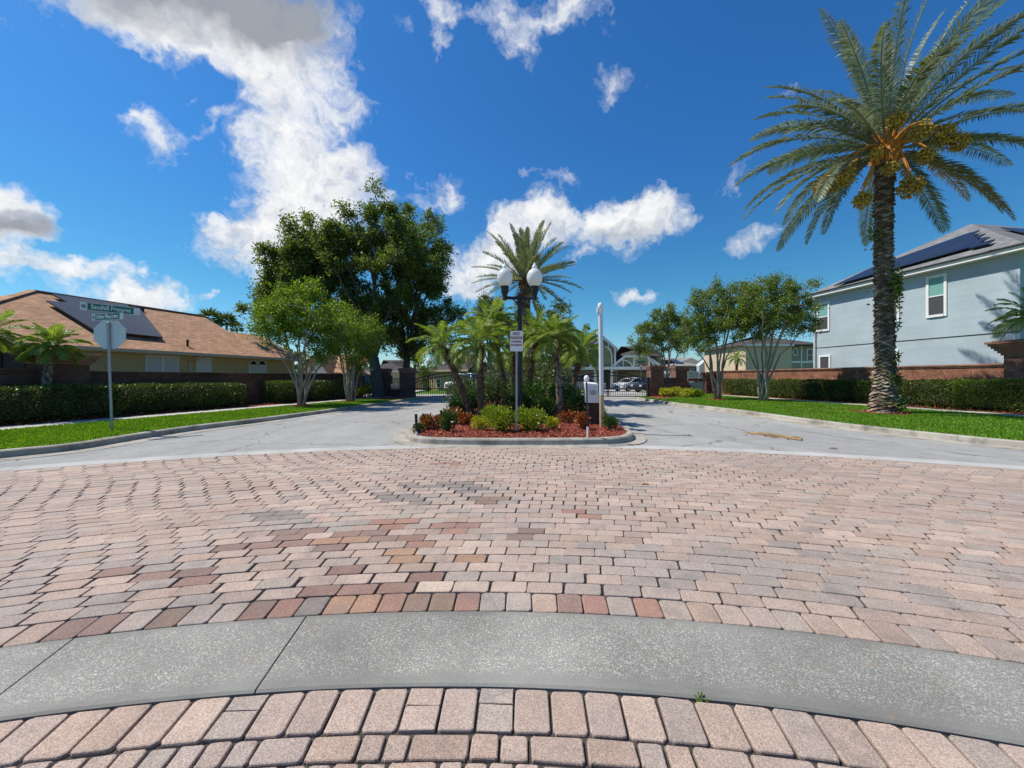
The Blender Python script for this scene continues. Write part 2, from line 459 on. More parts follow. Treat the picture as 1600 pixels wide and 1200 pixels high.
def grassmat(name, cols, trans):
    m = leafmat(name, cols, trans, .5, (1.5,1.4,.45)); t = m.node_tree
    tc = t.nodes.new('ShaderNodeTexCoord').outputs['Object']; n = noise(t, tc, .75, 5, .65).outputs[0]; n2 = noise(t, tc, 6, 3).outputs[0]
    f = math_(t, 'MULTIPLY', ramp(t, n, [(.50, 0.0), (.68, 1.0)]), ramp(t, n2, [(.42, .1), (.62, .8)]))
    for node in [q for q in t.nodes if q.type == 'BSDF_PRINCIPLED']:
        src = node.inputs['Base Color'].links[0].from_socket
        t.links.new(mix(t, f, src, (.20,.20,.05)), node.inputs['Base Color'])
    return m
SKY_SAT, SKY_VAL, SKY_STR, CLOUD_B, SUN_E, EXPO = 1.2, 1.0, .10, 8.4, 4.8, 0.22
SKY_DUST, SKY_OZ, SKY_TINT = .45, 2.0, (.385, .86, 1.18)

# ------------------------------------------------------------------ plan of the ground
def fit_circle(pts):
    A = np.array([[2*p[0], 2*p[1], 1] for p in pts]); b = np.array([p[0]**2+p[1]**2 for p in pts])
    s = np.linalg.lstsq(A, b, rcond=None)[0]
    return np.array([s[0], s[1], math.sqrt(s[2]+s[0]**2+s[1]**2)])
c_far = fit_circle([G(*p) for p in ((0,1017),(400,971.5),(800,959.5),(1200,986),(1600,1042))])
c_near = fit_circle([G(*p) for p in ((0,1132),(400,1087),(800,1078.7),(1200,1110),(1600,1170))])
c_out = fit_circle([G(*p) for p in ((0,740),(200,722),(400,711),(600,703),(800,700),(1000,702),(1200,711),(1400,722),(1600,735))])
RAD_B = c_far[2]
RAD_A = c_far[2] - .575
def cpt(c, a, dr=0.0): return (c[0] + (c[2]+dr)*math.sin(a), c[1] + (c[2]+dr)*math.cos(a))

m_asph = asphaltmat(); m_agg = aggregatemat(); m_pav = pavermat(); m_kerb = kerbmat(); m_mulch = mulchmat()
m_soil = grassground()
m_joint = M('joint_sand', (.055,.05,.04), .95, .55, 7, .8, 150, .01)
m_walk = M('sidewalk_concrete', (.44,.42,.375), .9, .15, 1.2, .3, 90)
m_head = M('header_concrete', (.40,.39,.365), .9, .22, 1.3, .4, 80, .004, 0, .25)
m_drive = M('driveway_concrete', (.50,.48,.44), .9, .1, 1.2, .2, 60)
m_earth = M('ground_mulch', (.20,.045,.028), .95, .4, 12, .8, 40, .02)
m_grass = grassmat('grass_blade', [(.095,.215,.008),(.135,.295,.012),(.175,.36,.018),(.24,.38,.04)], .38)

def disk(mb, c, r0, r1, a0, a1, z, n=120):
    v = []; f = []
    for i in range(n+1):
        a = a0 + (a1-a0)*i/n
        for r in (r0, r1): v.append((c[0]+r*math.sin(a), c[1]+r*math.cos(a), z))
    for i in range(n): f.append((2*i, 2*i+1, 2*i+3, 2*i+2))
    mb.add(v, f)

g = MB(); g.poly([(-600,-120,-.12),(600,-120,-.12),(600,1500,-.12),(-600,1500,-.12)]); struct(g, 'ground', m_soil)
g = MB(); g.poly([(-22,-14,-.004),(22,-14,-.004),(22,6,-.004),(12,10,-.004),(10.5,20,-.004),(9.2,30,-.004),(60,30.5,-.004),(60,35.2,-.004),(-60,35.2,-.004),(-60,29,-.004),(-7,28.6,-.004),(-8,20,-.004),(-10.5,10,-.004),(-22,5,-.004)])
struct(g, 'road', m_asph)
g = MB(); g.prism([(7.6,35.22),(17.5,35.22),(17.2,48.2),(9.0,48.2)], -.1, .02); g.prism([(-13.5,35.22),(-9.5,35.22),(-10,46),(-14,46)], -.1, .02); struct(g, 'driveway', m_drive)

# pavers -----------------------------------------------------------
PINK = [(0.387,0.283,0.226),(0.361,0.270,0.219),(0.404,0.298,0.237),(0.345,0.263,0.219),(0.396,0.298,0.239),(0.345,0.274,0.233),(0.332,0.274,0.233),(0.413,0.309,0.252),(0.371,0.263,0.204),(0.377,0.287,0.233),(0.352,0.247,0.193)]
GREY = [(0.296,0.254,0.223),(0.310,0.258,0.226),(0.276,0.243,0.214),(0.322,0.267,0.229)]
RED = [(0.258,0.115,0.083),(0.233,0.108,0.083),(0.285,0.135,0.094)]
DRED = [(0.184,0.097,0.076),(0.210,0.111,0.086),(0.172,0.097,0.080)]
ORG = [(0.318,0.181,0.103),(0.300,0.162,0.094)]
DGREY = [(0.172,0.156,0.139),(0.199,0.174,0.155),(0.155,0.135,0.130)]
BRN = [(0.189,0.120,0.083),(0.162,0.100,0.071)]
LIGHT = [(0.465,0.363,0.287),(0.429,0.333,0.264)]
PATCH = [  # (x0,y0,x1,y1) where odd-coloured replacement blocks were laid
 (582,773,662,789,DGREY,.95),(634,754,705,763,DGREY,.8),(700,755,750,774,DGREY,.7),(409,802,527,813,DGREY,.9),
 (734,778,782,789,BRN,.9),(578,813,656,831,RED,.9),(658,822,744,832,RED,.95),(417,831,545,845,DRED,.85),(543,834,684,846,DRED,.55),(500,845,640,853,ORG,.8),
 (360,846,545,860,DRED,.85),(545,840,684,854,RED,.8),(614,864,760,881,ORG,.95),(526,892,584,911,DRED,.95),(634,892,692,911,DRED,.95),
 (465,911,643,930,DRED,.95),(882,799,922,810,RED,1),(800,831,840,844,BRN,1),(182,893,308,916,DRED,.95),(350,850,385,865,DRED,.9),
 (230,938,352,962,BRN,.35),(680,722,720,728,RED,.8),(728,722,750,727,RED,.8),(625,760,800,800,GREY,.35),(880,850,1600,960,GREY,.42),(0,860,360,960,GREY,.25),(560,850,800,930,LIGHT,.18),
 (360,800,560,830,GREY,.4)]
SOLD = [(100,165,DRED),(180,208,LIGHT),(228,268,BRN),(272,330,GREY),(396,441,DRED),(441,488,RED),(488,530,DGREY),(530,573,ORG),(573,615,RED),(651,693,BRN),(693,736,RED),(736,850,GREY),(855,897,DRED),(897,940,RED),(940,976,GREY),(980,1024,RED)]

def pick_col(x, y, sold=False):
    px = CX + x/y*F; py = HY + F*H/y
    base = rnd.choice(PINK)
    if sold:
        for a, b, pal in SOLD:
            if a <= px < b: base = rnd.choice(pal)
    else:
        for x0, y0, x1, y1, pal, pr in PATCH:
            if x0 <= px < x1 and y0 <= py < y1 and rnd.random() < pr:
                base = rnd.choice(pal); break
    k = 1 + rnd.uniform(-.1, .1); b2 = PINK[4]
    return tuple((c*.78 + d*.22)*k for c, d in zip(base, b2))

def paver(mb, fmap, a, b, col, nc, ztop, cr=.024, ch=.006):
    """fmap(u,v) -> ground point; half sizes a,b (m)"""
    out = []; cr = min(cr, .27*min(a, b))
    for sx, sy, a0 in ((1,1,0),(-1,1,90),(-1,-1,180),(1,-1,270)):
        cxx, cyy = sx*(a-cr), sy*(b-cr)
        for k in range(nc):
            an = R(a0 + 90*k/(nc-1))
            out.append((cxx+cr*math.cos(an), cyy+cr*math.sin(an)))
    n = len(out)
    jit = [(rnd.uniform(-.0025,.0025), rnd.uniform(-.0025,.0025)) for _ in out]
    out = [(o[0]+j[0], o[1]+j[1]) for o, j in zip(out, jit)]
    zt = ztop + rnd.uniform(-.003,.003); tx, ty = rnd.uniform(-.009,.009), rnd.uniform(-.009,.009)
    v = []
    for sc_, z in ((ch, 0.0), (ch*.3, -ch*.45), (0.0, -ch*1.3), (0.0, -.024)):
        for o in out:
            u = o[0]*(1-sc_/a); w = o[1]*(1-sc_/b)
            p = fmap(u, w); v.append((p[0], p[1], zt + z + u*tx + w*ty))
    f = [tuple(range(n))]
    for r_ in range(3):
        for i in range(n):
            j = (i+1) % n
            f.append((r_*n+i, (r_+1)*n+i, (r_+1)*n+j, r_*n+j))
    mb.add(v, f, col)

pv = MB()
ZT = .016
# soldier course just beyond the concrete band
def course(c, r0, r1, width, a0, a1, gap, sold, nc, split=.0, off=0.0, crack=False):
    rm = (r0+r1)/2; s = a0*rm + off
    while s < a1*rm:
        w = width*(1+rnd.uniform(-.03,.03)*(1 if not split else 4))
        pieces = [(s, w)]
        sm = s + w/2; am = sm/rm
        if split and rnd.random() < split: pieces = [(s, w*.5), (s+w*.5, w*.5)]
        for ss, ww in pieces:
            mid = (ss+ww/2)/rm
            def fm(u, v_, mid=mid): 
                aa = mid + u/rm; return (c[0]+(rm+v_)*math.sin(aa), c[1]+(rm+v_)*math.cos(aa))
            x, y = fm(0, 0)
            if y > .35 and abs(x) < 1.75*y+1.2:
                pxm = CX + x/y*F; A_, B_ = ww/2-gap/2, (r1-r0)/2-gap/2; colr = pick_col(x, y, sold)
                if crack and any(q0 < pxm < q1 for q0, q1 in ((360,425),(605,690),(730,800),(1010,1050))):   # blocks cracked across
                    k_ = rnd.uniform(.30,.45); sk = rnd.uniform(-.09,.09); g_ = .0014
                    for lo, hi in ((-1, 1-2*k_), (1-2*k_, 1)):
                        bm, bh = (lo+hi)/2*B_, (hi-lo)/2*B_-g_
                        def f2(u, v_, fm=fm, bm=bm, lo=lo, hi=hi, bh=bh):
                            e = (v_/bh if lo < -.9 else -v_/bh); e = max(0, e)
                            return fm(u, bm+v_+e*(sk*u + .004*math.sin(u*95)))
                        paver(pv, f2, A_, bh, colr, nc+4, ZT, .006, .003)
                else: paver(pv, fm, A_, B_, colr, nc, ZT)
        s += w
course(c_far, c_far[2]+.004, c_far[2]+.216, .162, -.62, .62, .0075, True, 4)
c_s = c_far + np.array([0,0,.218]); NR = 39
for k in range(NR):
    t0, t1 = k/NR, (k+1)/NR; tm = (t0+t1)/2
    cm = c_s*(1-tm) + c_out*tm; dep = abs((c_out[1]+c_out[2]) - (c_s[1]+c_s[2]))/NR
    L = .248; gap = .0068 if k < 16 else .0085; nc = 4 if k < 12 else 3
    amax = min(.95, 13.0/cm[2]); off = L*.5*(k % 2) + rnd.uniform(-.012,.012)
    j0 = -int(amax*cm[2]/L)
    for j in range(j0, -j0):
        s = j*L + off + .045*math.sin(k*.42+j*.16) + rnd.uniform(-.006,.006)
        l = L
        def fm(u, v_, s=s, cm=cm, tm=tm):
            aa = s/cm[2] + u/cm[2]; t = tm + v_/dep/NR; c = c_s*(1-t)+c_out*t
            return (c[0]+c[2]*math.sin(aa), c[1]+c[2]*math.cos(aa))
        x, y = fm(0, 0)
        if y < .9 or abs(x) > 1.5*y+2.0: continue
        paver(pv, fm, l/2-gap/2, dep/2-gap/2, pick_col(x, y), nc, ZT, .022 if k < 20 else .028, .0045)
# the circle the camera stands in
course(c_near, c_near[2]-.236, c_near[2]-.004, .157, -.75, .75, .010, False, 5, .0, .03, True)
rr1 = c_near[2]-.240
for k in range(7):
    dw = (.118,.146,.105,.146,.15,.14,.15)[k]
    course(c_near, rr1-dw+.002, rr1, (.215,.20,.235,.21,.22,.2,.22)[k], -.8, .8, .011, False, 5, .30, .11*(k % 2)+.03*k); rr1 -= dw
struct(pv, 'paving', m_pav, colors=True)
g = MB(); disk(g, c_out, 3.0, c_out[2]+.01, -1.1, 1.1, .0); struct(g, 'paving_bed', m_joint)

# concrete band with its joints, modelled as separate castings
g = MB()
cuts = [math.atan2(G(478,969)[0]-c_far[0], G(478,969)[1]-c_far[1]), math.atan2(G(112,1006)[0]-c_far[0], G(112,1006)[1]-c_far[1])]
ang = sorted([-.75, .75] + cuts + [cuts[0]+.62])
for a0, a1 in zip(ang[:-1], ang[1:]):
    n = max(6, int((a1-a0)*90)); e = .0005
    v = []; f = []
    for i in range(n+1):
        a = a0+e + (a1-a0-2*e)*i/n
        p1 = (math.sin(a), math.cos(a))
        ro = c_far[2]-.002
        # inner edge follows the near circle
        d = np.array([c_far[0]-c_near[0], c_far[1]-c_near[1]]); bq = d[0]*p1[0]+d[1]*p1[1]
        ri = -bq + math.sqrt(bq*bq - (d@d) + (c_near[2]+.002)**2)
        for r_, z in ((ri, .0), (ri, .013), (ri+.012, .021), (ro-.01, .021), (ro, .013), (ro, .0)):
            v.append((r_*p1[0], r_*p1[1], z))
    for i in range(n):
        for j in range(5): f.append((i*6+j, (i+1)*6+j, (i+1)*6+j+1, i*6+j+1))
    f.append(tuple(range(6))); f.append(tuple(range(n*6+5, n*6-1, -1)))
    g.add(v, f)
struct(g, 'concrete_band', m_agg, loc=(c_far[0], c_far[1], 0))
g = MB()
for i in range(-6, 6):
    a0 = i*.19+.05; a1 = (i+1)*.19+.05
    v = []
    for a in np.linspace(a0, a1-.0005, 14):
        for r_, z in ((c_out[2]+.006, .0), (c_out[2]+.006, .016), (c_out[2]+.40, .016), (c_out[2]+.40, -.01)):
            v.append((c_out[0]+r_*math.sin(a), c_out[1]+r_*math.cos(a), z))
    g.add(v, [(q*4+j, (q+1)*4+j, (q+1)*4+j+1, q*4+j+1) for q in range(13) for j in range(3)] + [(0,1,2,3), (55,54,53,52)])
struct(g, 'concrete_header', m_head)

# kerbs, lawns, paths ---------------------------------------------------
def smooth(path, k=3):
    p = [np.array(q[:2], float) for q in path]
    for _ in range(k):
        q = [p[0]]
        for a, b in zip(p[:-1], p[1:]): q += [a*.75+b*.25, a*.25+b*.75]
        q.append(p[-1]); p = q
    return [tuple(q) for q in p]
kl = smooth([(-19,1.5),(-13.6,4.6),G(-120,729),G(0,716),G(120,704),G(190,691),G(300,673),G(400,661),G(500,647),G(560,638),G(640,626.5),(-6.2,26.5)])
kr = smooth([(19,2.5),(14,6.2),G(1700,709),G(1600,701),G(1450,685),G(1340,672),G(1250,660),G(1150,645),G(1060,634),G(1010,627),(8.3,26.8)])
prof = [(-.42,-.01),(-.42,.004),(-.03,.004),(0.0,.012),(.02,.115),(.045,.134),(.08,.138),(.17,.138),(.17,-.05)]
g = MB(); g.sweep(kl, prof); struct(g, 'kerb', m_kerb)
g = MB(); g.sweep(kr, [(-o, z) for o, z in prof]); struct(g, 'kerb', m_kerb)
def offs(path, d):
    pts = [Vector(p) for p in path]; out = []
    for i, p in enumerate(pts):
        t = (pts[min(i+1,len(pts)-1)]-pts[max(i-1,0)]).normalized(); out.append((p.x - t.y*d, p.y + t.x*d))
    return out
ZL = .125
lawn_l = offs(kl, .165) + [(-7.5,27.0),(-11.0,28.2),(-18.2+.26*28,28.2),(-18.2+.26*4,4),(-40,4),(-40,-4)]
lawn_r = offs(kr, -.165) + [(9.0,27.0),(21.5-.127*34,34.5),(21.5-.127*34+2,34.5),(40,6),(40,-2)]
g = MB(); g.prism(lawn_l, -.1, ZL); struct(g, 'lawn', m_soil)
g = MB(); g.prism(lawn_r, -.1, ZL); struct(g, 'lawn', m_soil)

def inside(poly, x, y):
    poly = np.array([q[:2] for q in poly]); c = np.zeros(len(x), bool); j = len(poly)-1
    for i in range(len(poly)):
        xi, yi = poly[i]; xj, yj = poly[j]
        if yi != yj:
            c ^= ((yi > y) != (yj > y)) & (x < (xj-xi)*(y-yi)/(yj-yi)+xi)
        j = i
    return c
swl = [(-17.0+.26*y+1.75, y) for y in (3,8,13,18,23,28)]; swl2 = [(-17.0+.26*y+.50, y) for y in (28,23,18,13,8,3)]
swr = [(20.7-.127*y-1.9, y) for y in (4,10,16,20,25,30)]; swr2 = [(20.7-.127*y-.75, y) for y in (30,25,20,16,10,4)]
walk_l = swl + swl2; walk_r = swr + swr2
g = MB(); g.prism(walk_l, 0, ZL+.006); struct(g, 'sidewalk', m_walk)
g = MB(); g.prism(walk_r, 0, ZL+.006); struct(g, 'sidewalk', m_walk)
mulch_l = [(-17.0+.26*y+.42, y) for y in (3,28)] + [(-17.0+.26*y-1.2, y) for y in (28,3)]
mulch_r = [(20.7-.127*y-.68, y) for y in (4,33)] + [(20.7-.127*y+.9, y) for y in (33,4)]
rings = []
def ringbed(x, y, r): rings.append([(x+r*(1+.18*math.sin(3*a+x))*math.cos(a), y+r*(1+.18*math.sin(3*a+x))*math.sin(a)) for a in np.linspace(0, 2*math.pi, 22)[:-1]])
for x, y, r in ((14.0,15.0,1.0),(14.6,22.9,.75),(12.2,23.6,.65),(-9.74,18.3,.6),(-9.0,21.7,.6)): ringbed(x, y, r)
gatebed_l = [(-7.0,22.8),(-6.6,25),(-6.5,27.0),(-11.2,28.0),(-11.0,25.5)]
gatebed_r = [(8.9,24.2),(9.3,27.2),(12.5,32),(16.5,33.5),(17.0,32.6),(12.5,29),(10.2,25.5)]
g = MB()
for p in (mulch_l, mulch_r, gatebed_l, gatebed_r) : g.prism(p, 0, ZL+.004)
for p in rings: g.prism(p, 0, ZL+.004)
struct(g, 'mulch_bed', m_earth)

# island -----------------------------------------------------------
isl = [(-1.5,33),(-1.9,28),(-2.7,18),(-2.85,12),(-2.7,9.9),(-2.35,8.85),(-1.75,8.42),(0,8.36),(1.9,8.42),(2.62,8.75),(3.0,9.6),(3.2,12),(3.3,18),(3.6,28),(3.4,33)]
islp = smooth(isl, 2)
g = MB(); g.sweep(islp, [(-.28,-.006),(-.28,.018),(-.02,.018),(0,.03),(.02,.12),(.05,.148),(.09,.155),(.18,.155),(.18,-.02)]); struct(g, 'kerb', m_kerb)
bed = offs(islp, .175)
g = MB(); g.prism(bed, -.05, .145); struct(g, 'island_bed', m_earth)

def scatter(poly, n, ymin=-1e9, ymax=1e9, bias=1.0):
    a = np.array([q[:2] for q in poly]); lo = a.min(0); hi = a.max(0); lo[1] = max(lo[1], ymin); hi[1] = min(hi[1], ymax)
    xs = []; ys = []; tot = 0
    for _ in range(60):
        u = rng.random(n*2)**bias
        x = rng.uniform(lo[0], hi[0], n*2); y = lo[1] + (hi[1]-lo[1])*u
        k = inside(poly, x, y); xs.append(x[k]); ys.append(y[k]); tot += k.sum()
        if tot >= n: break
    return np.concatenate(xs)[:n], np.concatenate(ys)[:n]

def chips(mb, poly, n, z, ymin=-1e9, ymax=1e9, bias=1.0, size=.05):
    x, y = scatter(poly, n, ymin, ymax, bias); n = len(x)
    a = rng.uniform(0, 2*math.pi, n); l = rng.uniform(.5, 1.6, n)*size; w = l*rng.uniform(.2, .45, n)
    tl = rng.normal(0, .35, n); rl = rng.normal(0, .4, n)
    d = np.stack([np.cos(a)*np.cos(tl), np.sin(a)*np.cos(tl), np.sin(tl)], 1); s = np.stack([-np.sin(a)*np.cos(rl), np.cos(a)*np.cos(rl), np.sin(rl)], 1)
    p = np.stack([x, y, z + np.abs(l*np.sin(tl))*.5 + rng.uniform(0.004,.02,n)], 1)
    dl = d*l[:,None]*.5; sw = s*w[:,None]*.5; up = np.array([0,0,.006])
    V = np.stack([p-dl-sw, p+dl-sw*.7, p+dl*.9+sw, p-dl*.8+sw, p-dl-sw+up, p+dl-sw*.7+up, p+dl*.9+sw+up, p-dl*.8+sw+up], 1).reshape(-1,3)
    fb = np.array([(0,3,2,1),(4,5,6,7),(0,1,5,4),(1,2,6,5),(2,3,7,6),(3,0,4,7)])
    mb.add(V, (np.arange(n)[:,None,None]*8 + fb[None]).reshape(-1,4))
g = MB(); chips(g, bed, 6500, .148, 8.3, 15, 1.6)
tag(g.build('mulch_chips', m_mulch), 'red wood mulch chips covering the planted island nose', 'mulch', kind='stuff')
g = MB(); chips(g, mulch_l, 2600, ZL+.004, 8, 24, 1.5, .07); chips(g, mulch_r, 2200, ZL+.004, 10, 24, 1.3, .07)
for p in rings: chips(g, p, 250, ZL+.004, size=.07)
chips(g, gatebed_l, 500, ZL+.004, size=.08); chips(g, gatebed_r, 500, ZL+.004, size=.08)
tag(g.build('mulch_chips', m_mulch), 'red wood mulch strewn under hedges and around tree bases', 'mulch', kind='stuff')

def blades(mb, poly, n, z, ymin, ymax, bias, holes=(), hmin=.03, hmax=.07, w=.009):
    x, y = scatter(poly, n, ymin, ymax, bias)
    keep = np.ones(len(x), bool)
    for h in holes: keep &= ~inside(h, x, y)
    x, y = x[keep], y[keep]; n = len(x)
    a = rng.uniform(0, 2*math.pi, n); h = rng.uniform(hmin, hmax, n); ln = rng.uniform(.1, .9, n)*h; b = rng.uniform(0, 2*math.pi, n)
    ww = w*rng.uniform(.7,1.4,n)*(0.6+y/16)
    p = np.stack([x, y, np.full(n, z)], 1); s = np.stack([np.cos(a)*ww, np.sin(a)*ww, np.zeros(n)], 1)
    tip = p + np.stack([np.cos(b)*ln, np.sin(b)*ln, h], 1); mid = p*.45 + tip*.55 + np.array([0,0,.008])
    V = np.stack([p-s, p+s, mid+s*.7, tip, mid-s*.7], 1).reshape(-1,3)
    mb.add(V, (np.arange(n)[:,None]*5 + np.array([0,1,2,3,4])[None]))
vis_l = [q for q in offs(kl, .175)][6:] + [(-7.2,26.6),(-11,27.5),(-17.0+.26*27+.5,27),(-17.0+.26*7+.5,7),(-13,6)]
vis_r = [q for q in offs(kr, -.175)][6:] + [(9.2,26.6),(16.5,33),(20.7-.127*33-.7,33),(20.7-.127*7-.7,7),(14,6.5)]
g = MB(); blades(g, vis_l, 95000, ZL, 6, 27, 1.5, [walk_l, gatebed_l]+rings); blades(g, vis_r, 95000, ZL, 7, 33, 1.3, [walk_r, gatebed_r]+rings)
tag(g.build('grass', m_grass), 'bright green mown grass of the verges beside both lanes', 'grass', kind='stuff')

# ------------------------------------------------------------------ plants
def unit(v): return v/np.maximum(np.linalg.norm(v, axis=1, keepdims=True), 1e-9)

def leaf_quads(mb, pos, d, size, wr=.5, fold=0.0):
    n = len(pos); d = unit(d)
    s = unit(np.cross(d, rng.normal(size=(n,3))))
    L = (size*rng.uniform(.65, 1.3, n))[:,None]
    V = np.stack([pos, pos + d*L*.5 + s*L*wr*.5, pos + d*L, pos + d*L*.5 - s*L*wr*.5], 1).reshape(-1,3)
    mb.add(V, np.arange(n)[:,None]*4 + np.array([0,1,2,3])[None])

def sprays(mb, centres, radii, nspray, nleaf, size, wr=.5, up=.25, droop=0.0):
    """leaf sprays that stick out of each clump, so the outline stays ragged"""
    for c, r in zip(centres, radii):
        k = nspray
        dr = unit(rng.normal(size=(k,3)) + np.array([0,0,up]))
        ln = r*rng.uniform(.45, 1.25, k)
        t = rng.uniform(.15, 1.0, (k, nleaf))
        p = np.array(c)[None,None] + dr[:,None,:]*(t*ln[:,None])[:,:,None] + rng.normal(size=(k,nleaf,3))*(.06+.10*r)
        p[:,:,2] -= droop*(t*ln[:,None])**2
        dd = dr[:,None,:]*.7 + rng.normal(size=(k,nleaf,3))*.8
        leaf_quads(mb, p.reshape(-1,3), dd.reshape(-1,3), size, wr)

def clumps_in(ells, n, seed, shell=.55, mind=.0):
    q = np.random.default_rng(seed); out = []
    vol = np.array([e[3]*e[4]*e[5] for e in ells])**.8; vol = vol/vol.sum(); tries = 0
    while len(out) < n and tries < n*60:
        tries += 1
        e = ells[q.choice(len(ells), p=vol)]
        d = q.normal(size=3); d /= np.linalg.norm(d); r = q.uniform(shell, 1.0)**.8
        p = np.array([e[0]+d[0]*r*e[3], e[1]+d[1]*r*e[4], e[2]+d[2]*r*e[5]])
        if all(np.linalg.norm(p-o) > mind for o in out): out.append(p)
    return np.array(out)

def bez(a, b, c, n):
    a, b, c = map(np.array, (a, b, c)); t = np.linspace(0, 1, n)[:,None]
    return (1-t)**2*a + 2*t*(1-t)*b + t*t*c

def tree(name, label, loc, ells, nclump, rclump, leafsize, dens, m_leaf, m_bark, seed, trunk_r=.3, fork=2.0, stems=None, mains=7, group=None, mind=None, shell=.5, nspray=13, up=.25, wr=.5, cat='tree', droop=0.0, mainr=.45):
    root = thing(name, loc, label, cat, group)
    q = np.random.default_rng(seed)
    C = clumps_in(ells, nclump, seed, shell, mind if mind is not None else rclump*.55)
    rad = rclump*q.uniform(.65, 1.3, len(C))
    tr = MB(); limbs = []
    # farthest-point choice of main limb targets
    idx = [int(np.argmax(C[:,2]))]
    while len(idx) < min(mains, len(C)):
        dist = np.min([np.linalg.norm(C - C[i], axis=1) for i in idx], axis=0); idx.append(int(np.argmax(dist)))
    cen = C.mean(0)
    if stems is None:
        base = [np.array([0,0,-.05])]*1
        top = np.array([cen[0]*.12, cen[1]*.12, fork])
        pts = [(0,0,-.1),(0,0,.05),(0.02,0,.3),(top[0]*.4,top[1]*.4,fork*.55),tuple(top)]
        tr.tube(pts, [trunk_r*1.5, trunk_r*1.3, trunk_r*1.05, trunk_r*.95, trunk_r*.85], 12)
    for n_, i in enumerate(idx):
        tgt = C[i]*.85 + cen*.15
        if stems is None:
            st = np.array([top[0], top[1], fork - .25*q.random()*fork*.4]); r0 = trunk_r*mainr*q.uniform(.8,1.2)
            ctl = st*.45 + tgt*.55 + np.array([0,0,.18*np.linalg.norm(tgt-st)])
        else:
            a = 2*math.pi*n_/len(idx) + q.uniform(-.3,.3); rr = stems*q.uniform(.4,1.0)
            st = np.array([rr*math.cos(a), rr*math.sin(a), -.05]); r0 = trunk_r*q.uniform(.8,1.15)
            ctl = np.array([st[0]+ (tgt[0]-st[0])*.18, st[1]+(tgt[1]-st[1])*.18, tgt[2]*.52])
        pth = bez(st, ctl, tgt, 9); pth[1:-1] += q.normal(size=(7,3))*.025*np.linalg.norm(tgt-st)*.35
        if stems is None: pth[0] = st
        tr.tube(pth, list(np.linspace(r0, max(.02, r0*.22), 9)), 7); limbs.append((pth, r0))
    allp = np.concatenate([l[0][3:] for l in limbs]); allr = np.concatenate([np.linspace(l[1], l[1]*.22, 9)[3:] for l in limbs])
    for i in range(len(C)):
        if i in idx: continue
        dd = np.linalg.norm(allp - C[i], axis=1) + 1.2*np.maximum(0, allp[:,2]-C[i][2]+.2)
        j = int(np.argmin(dd)); st = allp[j]; mid = st*.5+C[i]*.5 + np.array([0,0,.12*dd[j]])
        r1 = min(allr[j]*.6, .02+.02*dd[j])
        tr.tube(bez(st, mid, C[i], 5), list(np.linspace(max(r1,.014), .008, 5)), 5)
        for _ in range(2):
            e = C[i] + q.normal(size=3)*rad[i]*.55
            tr.tube([C[i]*.75+mid*.25, C[i]*.5+e*.5, e], [.014,.01,.006], 4, False)
    tr.build('trunk', m_bark, root, smooth=True)
    cr = MB(); sprays(cr, C, rad, nspray, max(3, int(dens/nspray)), leafsize, wr, up, droop)
    cr.build('crown', m_leaf, root)
    return root

def frond_geo(mb, base, az, el, L, droop, leaf, nl, wr=.035, vee=.5, rach=.035, twist=0.0, petiole=.12, hang=.35, q=rng, side_curve=0.0):
    """a feather frond: arched rib and two ranks of narrow leaflets"""
    base = np.array(base, float); h = np.array([math.cos(az), math.sin(az), 0]); z = np.array([0,0,1.0]); sd0 = np.array([-math.sin(az), math.cos(az), 0])
    m = 14; pts = [base]; e = el; p = base.copy(); tang = []
    for i in range(m):
        e = el - droop*((i+1)/m)**1.4
        hd = h + sd0*side_curve*((i+1)/m)**2; hd /= np.linalg.norm(hd)
        t = hd*math.cos(e) + z*math.sin(e); tang.append(t); p = p + t*L/m; pts.append(p.copy())
    tang.append(tang[-1]); pts = np.array(pts); tang = np.array(tang)
    mb.tube(pts, list(np.linspace(rach, rach*.15, m+1)), 5, False)
    ts = np.linspace(petiole, .995, nl); f = ts*m; i0 = np.minimum(f.astype(int), m-1); fr = (f-i0)[:,None]
    P0 = pts[i0]*(1-fr)+pts[i0+1]*fr; T = unit(tang[i0]*(1-fr)+tang[np.minimum(i0+1,m)]*fr)
    S = unit(np.cross(T, z[None]) + 1e-6); U = unit(np.cross(S, T))
    tw = twist*ts[:,None]; S, U = S*np.cos(tw)+U*np.sin(tw), U*np.cos(tw)-S*np.sin(tw)
    pr = np.sin(np.clip((ts-petiole)/(1-petiole)*.92+.10, 0, 1)*math.pi)**.55*.85+.15
    ln = leaf*pr
    for sg in (1, -1):
        n = nl; fw = (.55+.7*ts)[:,None] + q.normal(0,.10,(n,1)); ve = vee*(1+q.normal(0,.35,(n,1)))
        D = unit(S*sg + T*fw + U*ve); l = (ln*q.uniform(.82,1.1,n))[:,None]
        w = (wr*(.6+.4*pr))[:,None]
        wd = unit(np.cross(D, U*1.0 + q.normal(0,.25,(n,3))))
        a = P0; b = a + D*l*.5; c = a + D*l - z[None]*l*hang*(.6+.5*q.random((n,1)))
        V = np.stack([a-wd*w*.3, a+wd*w*.3, b+wd*w*.5-z*l*.04, c, b-wd*w*.5-z*l*.04], 1).reshape(-1,3)
        mb.add(V, np.arange(n)[:,None]*5 + np.array([0,1,2,3,4])[None])

